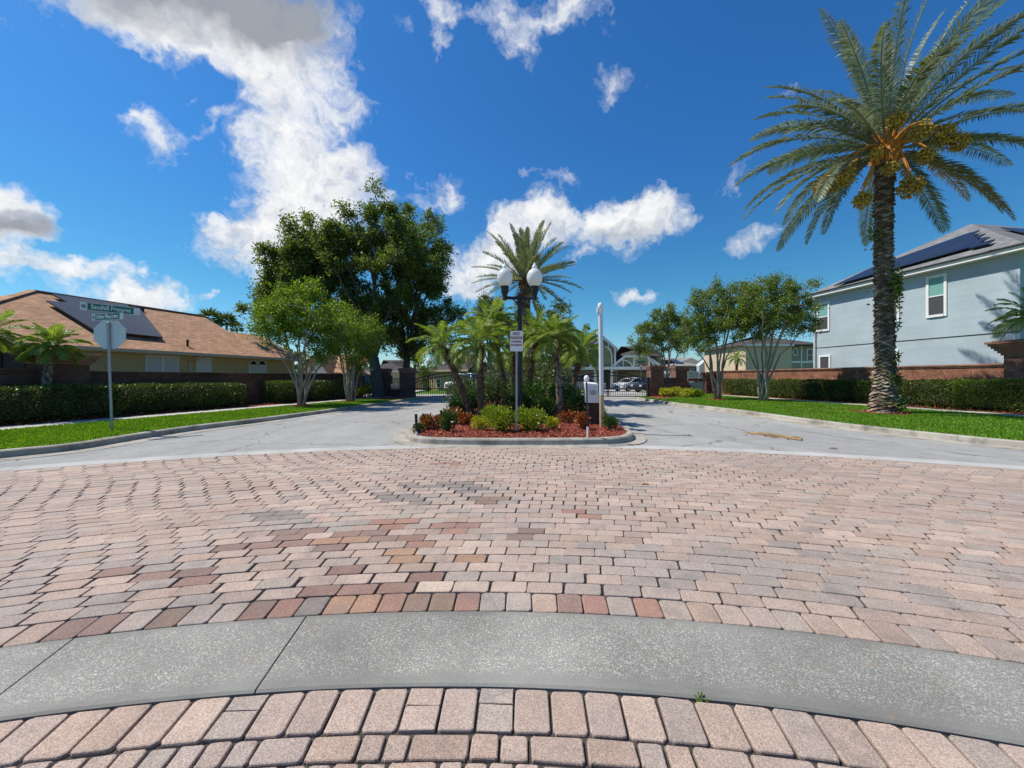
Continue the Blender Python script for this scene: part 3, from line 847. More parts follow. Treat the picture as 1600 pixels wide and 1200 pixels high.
def scaly_trunk(mb, path, radii, rows, around, size):
    """tube wrapped in leaf-base scars"""
    mb.tube(path, [r*.9 for r in radii], 14)
    pth = np.array(path, float); cum = np.concatenate([[0], np.cumsum(np.linalg.norm(np.diff(pth,axis=0),axis=1))])
    for i in range(rows):
        s = cum[-1]*(i+.5)/rows; j = min(np.searchsorted(cum, s)-1, len(pth)-2); j = max(j,0); t = (s-cum[j])/(cum[j+1]-cum[j])
        c = pth[j]*(1-t)+pth[j+1]*t; r = radii[j]*(1-t)+radii[j+1]*t; ax = (pth[j+1]-pth[j])/(cum[j+1]-cum[j])
        for k in range(around):
            a = 2*math.pi*(k+.5*(i%2))/around + rnd.uniform(-.06,.06) + i*.03
            o = np.array([math.cos(a), math.sin(a), 0]); o = o-ax*o.dot(ax); o/=np.linalg.norm(o); s_ = np.cross(ax, o)
            w = math.pi*r/around*rnd.uniform(.88,1.05); h = cum[-1]/rows*rnd.uniform(.8,1.05); th = size*rnd.uniform(.45,1.45)
            p = c + o*r*.86; tl = rnd.uniform(-.25,.25); s2 = s_ + ax*tl; a2 = ax - s_*tl*.3
            inn = [p-s2*w, p-a2*h, p+s2*w, p+a2*h]
            fr_ = [p-s2*w*.80+o*th*.75, p-a2*h*.72+o*th*1.15, p+s2*w*.80+o*th*.75, p+a2*h*.70+o*th*.30]
            mb.add(inn+fr_, [(4,5,6,7),(0,1,5,4),(1,2,6,5),(2,3,7,6),(3,0,4,7)])

m_date = leafmat('date_frond', [(.16,.20,.105),(.21,.245,.15),(.29,.315,.22),(.175,.215,.12)], .28, .45, (1.4,1.4,.7))
m_datedry = leafmat('date_frond_tan', [(.30,.22,.09),(.36,.27,.12),(.20,.18,.08)], .25, .6)
m_pyg = leafmat('pygmy_frond', [(.14,.22,.03),(.19,.29,.04),(.25,.36,.06),(.36,.42,.14)], .40, .45, (1.4,1.4,.6))
m_dtrunk = palmtrunkmat('date_trunk', [(.095,.068,.048),(.17,.125,.09),(.25,.195,.145),(.38,.31,.245),(.12,.085,.06)])
m_ptrunk = palmtrunkmat('pygmy_trunk', [(.10,.06,.045),(.15,.09,.065),(.20,.13,.095)])
m_grtrunk = barkmat('grey_palm_trunk', (.12,.11,.095), (.30,.28,.25), 8, 18)
m_stalk = M('fruit_stalk', (.62,.26,.045), .55, .25, 12, .2, 80)
m_fruit = leafmat('date_fruit', [(.42,.30,.035),(.55,.38,.04),(.30,.24,.04),(.46,.22,.03)], .1, .4)
m_oak = leafmat('oak_leaf', [(.066,.11,.025),(.092,.145,.032),(.125,.185,.042),(.17,.225,.06)], .42, .5)
m_far = leafmat('far_leaf', [(.06,.085,.02),(.085,.115,.028),(.115,.15,.04)], .3, .55)
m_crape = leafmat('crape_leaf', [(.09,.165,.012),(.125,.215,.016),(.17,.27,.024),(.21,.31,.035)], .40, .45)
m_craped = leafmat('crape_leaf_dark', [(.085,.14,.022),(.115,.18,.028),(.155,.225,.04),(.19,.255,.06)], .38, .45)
m_oakbark = barkmat('oak_bark', (.05,.045,.04), (.13,.115,.10), 16, 4)
m_crapebark = barkmat('crape_bark', (.22,.175,.14), (.42,.36,.30), 9, 2.0, .3)
m_hedge = leafmat('hedge_leaf', [(.042,.08,.010),(.06,.11,.014),(.07,.125,.016),(.085,.15,.018),(.13,.20,.03),(.16,.13,.05)], .2, .4)
m_twig = M('hedge_twig', (.05,.042,.03), .95, .4, 9, .6, 40)

def hedge(label, fr, x0, x1, y0, y1, ztop, n, leafsize, seed, zb=ZL, mat=None, group=None):
    q = np.random.default_rng(seed)
    root = thing('hedge', tuple(fr.loc + fr.x*((x0+x1)/2) + fr.y*((y0+y1)/2) + Vector((0,0,zb))), label, 'hedge', group, fr.rotz)
    hx, hy, hz = (x1-x0)/2, (y1-y0)/2, ztop-zb
    tw = MB(); nst = int((x1-x0)*5)
    for i in range(nst):
        bx = q.uniform(-hx+.1, hx-.1); by = q.uniform(-hy*.7, hy*.7)
        tw.tube([(bx,by,-.05),(bx+q.normal()*.08,by+q.normal()*.08,hz*.45),(bx+q.normal()*.2,by+q.normal()*.2,hz*.9)], [.016,.011,.005], 5, False)
    tw.bbox(-hx+.16, hx-.16, -hy+.16, hy-.16, .16, hz-.13, .12)
    tw.build('stems', m_twig, root)
    lf = MB()
    A = [2*hx*hz, 2*hx*hz, 2*hx*2*hy, 2*hy*hz, 2*hy*hz]; A[1] *= .25; pr = np.array(A)/sum(A)
    side = q.choice(5, n, p=pr); u = q.uniform(-1,1,n); v = q.uniform(0,1,n); P_ = np.zeros((n,3)); D = np.zeros((n,3))
    def wob(a, b): return .05*np.sin(a*3.1+b*2)+.035*np.sin(a*7.7+1.3*b)+.03*np.sin(a*17+b*9)
    for s_, nrm in ((0,(0,-1,0)),(1,(0,1,0)),(2,(0,0,1)),(3,(-1,0,0)),(4,(1,0,0))):
        k = side == s_; uu, vv = u[k], v[k]; nk = k.sum(); dep = -np.abs(q.normal(0,.07,nk)) + .035
        if s_ in (0,1):
            zz = .05 + vv**.8*(hz-.05); p = np.stack([uu*hx, np.full(nk, nrm[1]*hy), zz], 1); dep = dep + wob(uu*hx, zz) - .05*(zz < .25)
        elif s_ == 2:
            yy = (vv*2-1)*hy; p = np.stack([uu*hx, yy, np.full(nk, hz)], 1); dep = dep*.8 + wob(uu*hx, yy)*.5 + np.abs(q.normal(0,.02,nk))
        else:
            zz = .05+vv*(hz-.05); p = np.stack([np.full(nk, nrm[0]*hx), uu*hy, zz], 1); dep = dep + wob(uu, zz)
        P_[k] = p + np.array(nrm)*dep[:,None]; D[k] = np.array(nrm)*.8
    leaf_quads(lf, P_, D + q.normal(size=(n,3))*.7 + np.array([0,0,.2]), leafsize, .55)
    lf.build('foliage', mat or m_hedge, root)
    return root

def shrub(name, label, loc, rx, ry, h, n, leafsize, mat, seed, cat='shrub', group=None, wr=.5, up=.6, lobes=5, stems=6):
    q = np.random.default_rng(seed); root = thing(name, loc, label, cat, group)
    st = MB(); lf = MB(); cs = []
    for i in range(lobes):
        a = 2*math.pi*i/lobes + q.uniform(-.4,.4); k = q.uniform(.25,.62) if lobes > 1 else 0
        cs.append((rx*k*math.cos(a), ry*k*math.sin(a), h*q.uniform(.45,.68), q.uniform(.45,.62)))
    for c in cs:
        st.tube([(c[0]*.2,c[1]*.2,-.04),(c[0]*.6,c[1]*.6,c[2]*.5),(c[0],c[1],c[2])], [.014,.01,.006], 5, False)
        m = n//lobes; d = unit(q.normal(size=(m,3)) + np.array([0,0,.15])); r = q.uniform(.35,1.12,m)[:,None]**.6
        p = np.array(c[:3]) + d*r*np.array([rx*c[3], ry*c[3], h*.42])*(1+.15*q.normal(size=(m,1)))
        p[:,2] = np.maximum(p[:,2], .03)
        leaf_quads(lf, p, d + q.normal(size=(m,3))*.55 + np.array([0,0,up]), leafsize, wr)
    st.build('stems', m_twig, root); lf.build('foliage', mat, root)
    return root

# --- big fruiting date palm on the right
bx, by, _ = G(1381, 645, ZL)
dp = thing('date_palm', (bx, by, ZL), 'tall date palm with hanging orange fruit clusters on the right verge', 'palm tree')
TH = (645-222)/F*by
path = [(0,0,-.1),(0,0,.25),(.02,0,.8),(.03,0,2),(.02,0,4.2),(-.02,0,6.5),(.02,0,8.4),(.06,0,TH-.2)]
rad = [.50,.45,.35,.285,.265,.255,.265,.31]
t_ = MB(); scaly_trunk(t_, path, rad, 150, 7, .075); t_.build('trunk', m_dtrunk, dp)
cb = np.array([.06, 0, TH])
bo = MB()
for i in range(60):     # cut leaf bases under the crown
    a = i*2.39996; z = TH-.9+ .95*i/60; o = np.array([math.cos(a), math.sin(a), 0])
    p0 = np.array([.06,0,z]) + o*.26; p1 = p0 + o*.20 + np.array([0,0,.30]); bo.tube([p0, (p0+p1)/2+o*.03, p1], [.085,.07,.05], 5)
bo.build('leaf_bases', m_stalk, dp)
fspec = []
qq = np.random.default_rng(5)
for i in range(26):      # the upright heart of the crown
    u = i/25; fspec.append((i*2.39996 + qq.normal()*.12, R(86 - 50*u**.9) + qq.normal()*.06, 5.3*qq.uniform(.90,1.07), (.50+.5*u)*qq.uniform(.8,1.2)))
for a_, e_, l_, d_ in ((182,28,5.2,1.0),(196,20,5.0,.95),(170,12,5.2,.85),(188,6,5.0,.8),(160,-2,5.0,.85),(184,-12,4.9,.75),(200,-14,4.6,.8),(174,-28,4.6,.6),(190,-40,4.2,.5),
                       (0,34,5.6,.8),(14,26,5.6,.75),(-14,24,5.8,.7),(8,16,5.6,.7),(-8,12,5.6,.75),(20,8,5.4,.8),(-22,4,5.2,.8),(4,-4,5.2,.85),(24,-14,4.8,.7),(-6,-20,5.0,.55),
                       (75,20,5.0,1.0),(100,14,5.0,1.0),(125,18,5.2,.9),(50,16,5.2,.9),(90,-5,4.8,.8),(60,-15,4.6,.7),(120,-18,4.6,.7),
                       (-120,30,4.8,1.0),(-60,32,4.8,1.0),(-35,-60,3.6,.3),(-150,22,5.0,.9),(-90,44,4.6,1.0)):
    fspec.append((R(a_), R(e_), l_, d_))
for az, el, L, dr in fspec:
    f = MB(); o = np.array([math.cos(az), math.sin(az), 0])
    # the breeze carries the fronds to the right
    frond_geo(f, cb + o*.28 + np.array([0,0,-.35*(1-max(0,el)/1.5)]), az, el, L, dr, .52, 108, .031, .50, .042, qq.normal()*.5, .12, .36, qq, side_curve=-.25*math.sin(az))
    dry = el < R(12) and math.cos(az) > .2 and qq.random() < .3
    f.build('frond', m_datedry if dry else m_date, dp)
def octa(mb, p, r):
    v = [(p[0]+r,p[1],p[2]),(p[0]-r,p[1],p[2]),(p[0],p[1]+r,p[2]),(p[0],p[1]-r,p[2]),(p[0],p[1],p[2]+r*1.3),(p[0],p[1],p[2]-r*1.3)]
    mb.add(v, [(0,2,4),(2,1,4),(1,3,4),(3,0,4),(2,0,5),(1,2,5),(3,1,5),(0,3,5)])
def cluster(px, py, r, n, yo=0.0, sag=.6):
    wx, _, wz = P(px, py, by+yo); c = np.array([wx-bx, yo, wz-ZL]); a = math.atan2(c[1]-0, c[0]-.06)
    st_ = cb + np.array([math.cos(a)*.30, math.sin(a)*.30, -.25])
    ctl = (st_+c)/2 + np.array([0,0,sag]); topc = c + np.array([0,0,r*.75])
    fr_ = MB(); q = qq
    for _ in range(n):
        d = q.normal(size=3); d /= np.linalg.norm(d); k = q.uniform(.5,1.05)
        octa(fr_, c + d*k*np.array([r, r, r*.95]), q.uniform(.036,.052))
    fo = fr_.build('fruit_cluster', m_fruit, dp)
    sk = MB()
    for k in range(5):
        e = topc + q.normal(size=3)*.06; sk.tube(bez(st_+q.normal(size=3)*.03, ctl+q.normal(size=3)*.04, e, 8), list(np.linspace(.04,.018,8)), 5, False)
    for k in range(38):
        d = q.normal(size=3); d /= np.linalg.norm(d); sk.tube([topc, topc*.4+c*.6+d*r*.35, c + d*r*.9], [.010,.009,.007], 4, False)
    sk.build('fruit_stalk', m_stalk, fo)
for a in ((1290,290,.38,260,-.8,.8),(1320,276,.32,190,-1.0,.8),(1347,312,.28,190,-1.0,.3),(1370,240,.22,90,-.8,.2),(1392,262,.26,120,-.95,.3),(1422,292,.38,260,-.7,.6),(1440,205,.34,220,-1.3,.6),(1476,212,.36,240,-1.2,.7),(1448,243,.30,190,-1.0,.5),(1400,188,.30,190,-1.0,.5),(1500,222,.30,180,-1.3,.6),(1335,262,.26,110,.6,.5)):
    cluster(*a)
m_vine = leafmat('vine_leaf', [(.06,.12,.02),(.11,.17,.03),(.20,.23,.04)], .3, .45)
vn = MB()
for z, spread, n, s in ((.45,.3,170,.11),(1.3,.35,150,.12),(2.1,.25,70,.1),(4.6,.75,430,.12),(5.1,.3,60,.1),(6.8,.45,140,.11),(3.2,.2,36,.1)):
    a = qq.normal(-.7, .8, n) if z != 6.8 else qq.normal(3.3,.5,n)
    zz = qq.normal(z, spread*.5, n); rr = .33+.07*np.abs(qq.normal(size=n)) + .12*(zz < .8)
    leaf_quads(vn, np.stack([rr*np.cos(a), rr*np.sin(a), np.maximum(zz,.05)],1), np.stack([np.cos(a), np.sin(a), -.3+0*a],1)+qq.normal(size=(n,3))*.6, s, .6)
vn.build('vine', m_vine, dp)

# --- date palm standing behind the lamp in the island
Yp = 24.0; px_, _, zc = P(821, 437, Yp)
p2 = thing('date_palm', (px_, Yp, .14), 'date palm with stiff open crown rising behind the twin globe lamp', 'palm tree')
t_ = MB(); scaly_trunk(t_, [(0,0,-.1),(0,0,.4),(0,0,zc*.5),(0,0,zc-.2)], [.36,.30,.26,.30], 110, 7, .06); t_.build('trunk', m_dtrunk, p2)
NF = 46
for i in range(NF):
    u = i/(NF-1); az = i*2.39996; el = R(86-108*u)+qq.normal()*.07
    f = MB(); frond_geo(f, (.15*math.cos(az), .15*math.sin(az), zc-.2), az, el, 3.3*qq.uniform(.9,1.1), .45*qq.uniform(.6,1.3), .46, 70, .05, .5, .035, qq.normal()*.3, .12, .12, qq)
    f.build('frond', m_date, p2)
sk = MB(); 
for i in range(26):
    a = i*2.4; o = np.array([math.cos(a), math.sin(a), 0]); sk.tube([np.array([0,0,zc-.9+i*.03])+o*.25, np.array([0,0,zc-.5+i*.03])+o*.45], [.06,.03], 5)
sk.build('leaf_bases', m_ptrunk, p2)

# --- pygmy date palms
def pygmy(label, loc, top, r=.092, L=1.15, n=34, seed=1, dark=True, group='pygmy date palms in the island', boot=.5, elmin=-24):
    top = (top[0], top[1], top[2]+.14)
    q = np.random.default_rng(seed); root = thing('pygmy_palm', loc, label, 'palm tree', group)
    top = np.array(top, float); mid = np.array([top[0]*.35, top[1]*.35, top[2]*.5]); pth = bez((0,0,-.08), mid, top, 8)
    t = MB(); rr = list(np.linspace(r*1.15, r*.95, 8)); scaly_trunk(t, pth, rr, int(top[2]*13)+6, 8, .022); t.build('trunk', m_ptrunk if dark else m_dtrunk, root)
    b = MB()
    for i in range(70):
        a = i*2.39996; k = i/70; c = pth[-1]*(1-(1-k)*boot/top[2]*1.0) + pth[0]*((1-k)*boot/top[2]); o = np.array([math.cos(a), math.sin(a), 0])
        b.tube([c+o*r*.6, c+o*r*1.35+np.array([0,0,.10])], [.035,.018], 4)
    b.build('leaf_bases', m_ptrunk, root)
    cr = MB()
    for i in range(n):
        u = i/(n-1); az = i*2.39996 + q.normal()*.15; el = R(82+(elmin-82)*u)+q.normal()*.08
        frond_geo(cr, top+np.array([.05*math.cos(az), .05*math.sin(az), .0]), az, el, L*.88*q.uniform(.85,1.15), (.65+.6*math.sin(math.pi*u*.9))*q.uniform(.75,1.25), .27, 54, .0145, .30, .011, q.normal()*.35, .18, .38, q)
    cr.build('crown', m_pyg, root)
    return root
ZB = .145
def pyg_at(label, bpx, bpy, tpx, tpy, Y=None, **k):
    if Y is None: b = G(bpx, bpy, ZB)
    else: b = ((bpx-CX)/F*Y, Y, ZB)
    t = P(tpx, tpy, b[1]); return pygmy(label, b, (t[0]-b[0], k.pop('dy', 0.0), t[2]-ZB), **k)
pyg_at('pygmy palm leaning far left over the left lane', 738, 0, 690, 548, Y=13.0, L=1.15, n=30, seed=3)
pyg_at('pygmy palm with straight trunk left of the no parking sign', 752, 0, 749, 545, Y=12.6, L=1.3, n=38, seed=4, r=.10)
pyg_at('pygmy palm with the tallest crown just left of the lamp post', 794, 0, 768, 508, Y=15.2, L=1.3, n=34, seed=5)
pyg_at('pygmy palm leaning right just behind the lamp post', 822, 0, 838, 532, Y=14.2, L=1.25, n=36, seed=6)
pyg_at('pygmy palm with pale dry skirt of fronds left of the keypad box', 876, 0, 867, 535, Y=12.8, L=1.1, n=34, seed=7, dark=False)
pyg_at('pygmy palm leaning right behind the white keypad box', 888, 0, 909, 553, Y=15.5, L=1.15, n=34, seed=8, boot=.9)
pyg_at('small pygmy palm half hidden behind the lamp post', 800, 0, 806, 555, Y=16.8, L=1.3, n=30, seed=9)
# left and right verge pygmies
b = (-13.35, 12.4, ZL); t = P(82, 548, 12.4)
pygmy('pygmy palm in front of the left brick pillar', (P(66,600,12.4)[0], 12.4, ZL), (t[0]-P(66,600,12.4)[0], 0, t[2]-ZL), r=.11, L=.92, n=34, seed=12, dark=False, group=None)
t = P(-22, 530, 12.0); pygmy('pygmy palm at the left edge beside the hedge', (t[0]-.3, 12.0, ZL), (.3, 0, t[2]-ZL), r=.10, L=1.0, n=32, seed=13, dark=False, group=None)
t = P(1618, 500, 14.5); pygmy('pygmy palm at the right edge beside the stepped brick pillar', (t[0]+.2, 14.5, ZL), (-.2, 0, t[2]-ZL), r=.10, L=1.4, n=36, seed=14, dark=False, group=None)

# --- oaks
def E(px, py, rpx, rpy, Y, x0, y0, dy=0.0, ry=None, z0=0.0):
    x, _, z = P(px, py, Y); s = Y/F
    return (x-x0, dy, z-z0, rpx*s, ry if ry else rpx*s*.9, rpy*s)
Y1 = 27.0; ox = P(591, 0, Y1)[0]
tree('oak_tree', 'broad dark oak with thick trunk before the left gate pillars', (ox, Y1, .1),
     [E(505,425,75,85,Y1,ox,Y1,.3,3.2), E(447,450,52,75,Y1,ox,Y1,-.5,2.6), E(425,475,34,52,Y1,ox,Y1,-.3,2.0), E(475,400,55,50,Y1,ox,Y1,.2,2.6), E(545,375,55,50,Y1,ox,Y1,0,2.6), E(585,400,80,85,Y1,ox,Y1,0,3.8), E(560,500,90,55,Y1,ox,Y1,1.2,3.0), E(600,335,40,32,Y1,ox,Y1,0,2.0), E(480,365,35,30,Y1,ox,Y1,.5,2.0)],
     320, .66, .175, 360, m_oak, m_oakbark, 21, trunk_r=.40, fork=2.7, mains=11, shell=.15, nspray=15)
Y2 = 30.0; o2 = P(634, 0, Y2)[0]
tree('oak_tree', 'tall dark oak leaning right over the left gate', (o2, Y2, .05),
     [E(650,400,52,72,Y2,o2,Y2,0,2.8), E(678,420,38,50,Y2,o2,Y2,-.4,2.4), E(640,490,75,55,Y2,o2,Y2,0,3.0), E(690,500,38,45,Y2,o2,Y2,-.5,2.2), E(640,545,50,28,Y2,o2,Y2,.5,2.0), E(628,345,30,30,Y2,o2,Y2,0,1.8)],
     175, .66, .175, 350, m_oak, m_oakbark, 22, trunk_r=.30, fork=2.9, mains=10, shell=.15, nspray=15)
far_t = [('far dark oak rising behind the island palms, right of the lamp', 872, 515, 52, 58, 42), ('far oak behind the green gabled house', 912, 540, 26, 38, 60), ('far leafy oak left of the island date palm', 765, 490, 30, 40, 44), ('far oak beside the date palm trunk', 815, 520, 45, 50, 50)]
for i, (lb, px, py, rx_, ry_, Y) in enumerate(far_t):
    x = P(px, 0, Y)[0]; s = Y/F
    tree('oak_tree', lb, (x, Y, -.1), [(0,0,H-(py-HY)*s, rx_*s*.8, rx_*s*.8, ry_*s*.8), (rx_*s*.4,0,H-(py+18-HY)*s, rx_*s*.6, rx_*s*.6, ry_*s*.6), (-rx_*s*.4,0,H-(py+14-HY)*s, rx_*s*.6, rx_*s*.6, ry_*s*.6)],
         55, .75, .24, 190, m_far, m_oakbark, 40+i, trunk_r=.28, fork=2.4, mains=7, shell=.2, group='far trees beyond the gates')
# --- crape myrtles
def crape(label, bpx, bpy, ells, seed, mat, n, rc=.42, dens=150, ls=.10, Y=None, group='crape myrtles along the verges', tr=.062):
    bx, by, _ = G(bpx, bpy, ZL) if Y is None else ((bpx-CX)/F*Y, Y, 0)
    es = [E(px, py, rx_, ry_, by, bx, by, dy, None, ZL) for px, py, rx_, ry_, dy in ells]
    return tree('crape_myrtle', label, (bx, by, ZL), es, n, rc, ls, dens, mat, m_crapebark, seed, trunk_r=tr, stems=.20, mains=9, shell=.25, nspray=9, up=.5, group=group, cat='tree')
crape('bright green crape myrtle nearest on the left verge', 471, 634, [(468,500,62,45,0),(440,505,40,38,-.3),(510,505,45,40,.2),(470,462,35,22,0),(405,490,20,16,0),(500,545,30,20,0)], 51, m_crape, 130, .42, 230)
crape('smaller crape myrtle beside the oak on the left verge', 546, 628, [(548,520,45,40,0),(528,500,30,30,0),(575,530,32,34,0),(550,560,35,18,0)], 52, m_crape, 95, .42, 210)
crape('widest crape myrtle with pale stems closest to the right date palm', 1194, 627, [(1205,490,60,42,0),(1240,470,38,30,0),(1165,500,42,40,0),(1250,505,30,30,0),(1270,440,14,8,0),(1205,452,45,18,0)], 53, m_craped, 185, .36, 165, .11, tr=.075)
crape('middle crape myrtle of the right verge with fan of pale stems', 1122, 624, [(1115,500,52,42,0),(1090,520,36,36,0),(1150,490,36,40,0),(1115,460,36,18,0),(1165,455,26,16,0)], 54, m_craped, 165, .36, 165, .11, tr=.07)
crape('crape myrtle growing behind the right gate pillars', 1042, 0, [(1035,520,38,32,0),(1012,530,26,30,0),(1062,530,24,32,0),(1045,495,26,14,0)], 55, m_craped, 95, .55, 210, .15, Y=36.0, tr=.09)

# --- hedges
FL = Frame((-17.0+.26*8.0, 8.0, 0), math.atan2(1, .26))         # left hedge line: x runs away from the camera, y away from the road
FR = Frame((20.7-.127*30.0, 30.0, 0), math.atan2(-1, .127))      # right hedge line: x runs towards the camera, y away from the road
def fx(fr, px, py): return fr.wall(px, py)[0]
xa = fx(FL, -60, 620); xb = fx(FL, 186, 620); xc = fx(FL, 384, 620); xd = fx(FL, 432, 620); xe = fx(FL, 534, 620)
hedge('deeper clipped hedge at the far left, nearest the camera', FL, xa-4.5, xb, -.12, 1.0, 1.14, 34000, .055, 61)
hedge('clipped hedge along the left wall, ending in paler twigs', FL, xb+.03, xc, .03, .95, 1.13, 26000, .055, 62)
hedge('short far hedge by the left wall, behind the crape myrtles', FL, xd, xe, .0, .8, 1.2, 14000, .07, 63)
x1 = fx(FR, 1128, 610); x2 = fx(FR, 1490, 610)
hedge('long clipped hedge along the right brick wall, behind the date palm', FR, x1, x2, .0, .85, 1.26, 52000, .065, 64)
hedge('looser hedge with yellowish leaves at the right edge', FR, x2+.03, x2+6.5, -.1, .9, 1.3, 30000, .065, 65, mat=m_craped)
# --- island planting
m_yel = leafmat('yellow_leaf', [(.52,.50,.03),(.42,.45,.03),(.60,.55,.06),(.26,.34,.02)], .3, .45, (1.2,1.2,.5))
m_lime = leafmat('lime_leaf', [(.20,.29,.02),(.27,.35,.025),(.13,.22,.018),(.36,.40,.03)], .3, .45, (1.2,1.2,.5))
m_dkg = leafmat('glossy_leaf', [(.035,.085,.02),(.055,.12,.025),(.08,.16,.03)], .22, .35)
m_sage = leafmat('sage_leaf', [(.06,.10,.045),(.09,.13,.06),(.045,.08,.03),(.12,.16,.08)], .25, .5)
m_crot = leafmat('croton_leaf', [(.42,.09,.03),(.30,.05,.02),(.50,.20,.04),(.10,.12,.02),(.22,.05,.02)], .25, .4, (1.2,1.0,.7))
m_bronze = leafmat('bronze_leaf', [(.20,.07,.03),(.30,.11,.04),(.10,.10,.03),(.36,.16,.05)], .25, .45)
def sh(name, label, px, py, wpx, hpx, mat, seed, ls, n, Y=None, lobes=5, **k):
    b = G(px, py, ZB) if Y is None else ((px-CX)/F*Y, Y, ZB); s = b[1]/F
    return shrub(name, label, b, wpx*s/2, wpx*s/2*k.pop('dep', 1.0), hpx*s, n, ls, mat, seed, lobes=lobes, **k)
sh('yellow_shrub', 'small bright yellow bush at the front left of the sign post', 750, 672, 28, 19, m_yel, 71, .055, 900)
sh('yellow_shrub', 'small bright yellow bush at the front right of the sign post', 863, 671, 24, 17, m_yel, 72, .055, 800)
sh('lime_shrub', 'lime green bush just left of the sign post', 782, 674, 48, 35, m_lime, 73, .07, 2400, lobes=8)
sh('lime_shrub', 'lime green bush just right of the sign post', 828, 673, 50, 33, m_lime, 74, .07, 2400, lobes=8)
sh('lime_shrub', 'yellow green bush set back behind the small left yellow bush', 768, 664, 34, 26, m_lime, 75, .065, 1300)
sh('green_shrub', 'round glossy green bush at the front left of the island', 699, 675, 25, 30, m_dkg, 76, .06, 1300)
sh('green_shrub', 'small dark bush at the foot of the left path light', 654, 677, 16, 14, m_dkg, 77, .05, 600, lobes=3)
sh('green_shrub', 'small dark bush right of the white pole at the island corner', 953, 672, 20, 20, m_dkg, 78, .055, 900, lobes=4)
sh('green_shrub', 'dark bush behind the white pole base', 940, 660, 26, 18, m_dkg, 79, .055, 800, lobes=4)
sh('croton', 'low bronze and orange croton right of the left path light', 668, 671, 28, 20, m_bronze, 80, .08, 600)
sh('croton', 'red croton behind the round green bush', 707, 662, 34, 22, m_bronze, 81, .08, 700)
sh('croton', 'bright red croton at the foot of the straight pygmy palm', 727, 664, 24, 17, m_crot, 82, .08, 500)
sh('croton', 'orange red croton in front of the keypad pedestal', 911, 671, 20, 22, m_crot, 83, .09, 380, lobes=4)
sh('croton', 'low red croton left of the keypad pedestal', 886, 660, 30, 16, m_crot, 84, .08, 420)
sh('croton', 'small bronze croton beside the second path light', 684, 668, 16, 17, m_bronze, 85, .07, 350, lobes=3)
sh('grey_shrub', 'loose grey green bush at the left of the island', 722, 0, 55, 48, m_sage, 86, .09, 2600, Y=15.0, lobes=7)
sh('grey_shrub', 'grey green bush behind the straight pygmy palm', 772, 0, 60, 50, m_sage, 87, .09, 3000, Y=14.6, lobes=7)
sh('dark_shrub', 'dense dark green bush behind the lamp post', 825, 0, 62, 50, m_dkg, 88, .08, 3200, Y=14.0, lobes=7)
sh('dark_shrub', 'dense dark green bush behind the dry skirted palm', 878, 0, 58, 46, m_dkg, 89, .08, 3000, Y=13.8, lobes=7)
sh('dark_shrub', 'dark green bush left of the keypad pedestal', 905, 0, 40, 36, m_dkg, 90, .08, 1600, Y=12.6, lobes=5)
sh('dark_shrub', 'tall mixed green bush deep in the island', 800, 0, 110, 75, m_sage, 91, .11, 4200, Y=19.5, lobes=9)
sh('dark_shrub', 'tall dark bush deep in the island behind the lamp', 858, 0, 90, 70, m_far, 92, .12, 3400, Y=21.0, lobes=9)
for lb_, px_2, Y_2, w_2, h_2, sd_2 in (('dark bush between the leaning and the straight pygmy palm', 742, 13.9, 40, 34, 93), ('dark bush in the middle of the island behind the lime bushes', 806, 13.2, 46, 36, 94), ('dark bush right of the lamp post behind the lime bushes', 850, 13.0, 40, 32, 95), ('low dark bush left of the straight palm foot', 716, 13.4, 30, 24, 96), ('grey green bush at the far left end of the island', 726, 17.5, 50, 46, 97)):
    sh('dark_shrub', lb_, px_2, 0, w_2, h_2, m_dkg if sd_2 != 97 else m_sage, sd_2, .08, 1900, Y=Y_2, lobes=6)
for i, (px, py, w_, h_) in enumerate(((1040,620,22,12),(1056,620,24,13),(1074,621,24,12),(1090,621,22,11))):
    b = G(px, py, ZL); s = b[1]/F
    shrub('yellow_shrub', ['yellow green ground plant at the foot of the right gate pillar', 'yellow green ground plant under the low gate wall', 'yellow green ground plant left of the red and white sign', 'yellow green ground plant right of the red and white sign'][i], b, w_*s/2, .5, h_*s, 700, .12, m_yel if i < 3 else m_lime, 100+i, group='yellow ground plants by the right gate pillars')
for i, px in enumerate((566, 578)):
    b = G(px, 619, ZL); s = b[1]/F
    shrub('lime_shrub', ['pale variegated plant by the left iron fence, next to the crape myrtle', 'pale variegated plant by the left iron fence, next to the oak trunk'][i], b, .4, .4, 14*s, 500, .13, m_lime, 110+i)

# ------------------------------------------------------------------ walls, gates, houses
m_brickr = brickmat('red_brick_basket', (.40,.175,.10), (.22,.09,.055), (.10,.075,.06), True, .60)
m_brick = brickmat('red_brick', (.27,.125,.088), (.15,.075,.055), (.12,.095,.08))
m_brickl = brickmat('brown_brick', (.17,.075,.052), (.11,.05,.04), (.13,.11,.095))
m_cap = brickmat('brick_cap', (.32,.14,.085), (.22,.095,.06), (.28,.23,.20))
m_iron = M('black_iron', (.012,.012,.013), .45, .2, 10, .1, 80, .002, 0, .5)
m_white = M('white_trim', (.78,.78,.76), .55, .06, 3, .1, 60)
m_tanwall = M('tan_stucco', (.52,.40,.21), .9, .10, 1.5, .5, 70, .006)
m_bluewall = sidingmat('blue_siding', (.41,.485,.53), .21)
m_roofbr = shinglemat('brown_shingles', (.52,.305,.185), (.38,.215,.13), (.20,.11,.07))
m_roofgr = shinglemat('grey_shingles', (.25,.25,.255), (.175,.178,.182), (.08,.08,.08))
m_roofdk = shinglemat('dark_shingles', (.10,.088,.08), (.065,.058,.055), (.03,.03,.03))
m_soffit = M('soffit', (.55,.52,.45), .7, .06, 3, .05, 50)
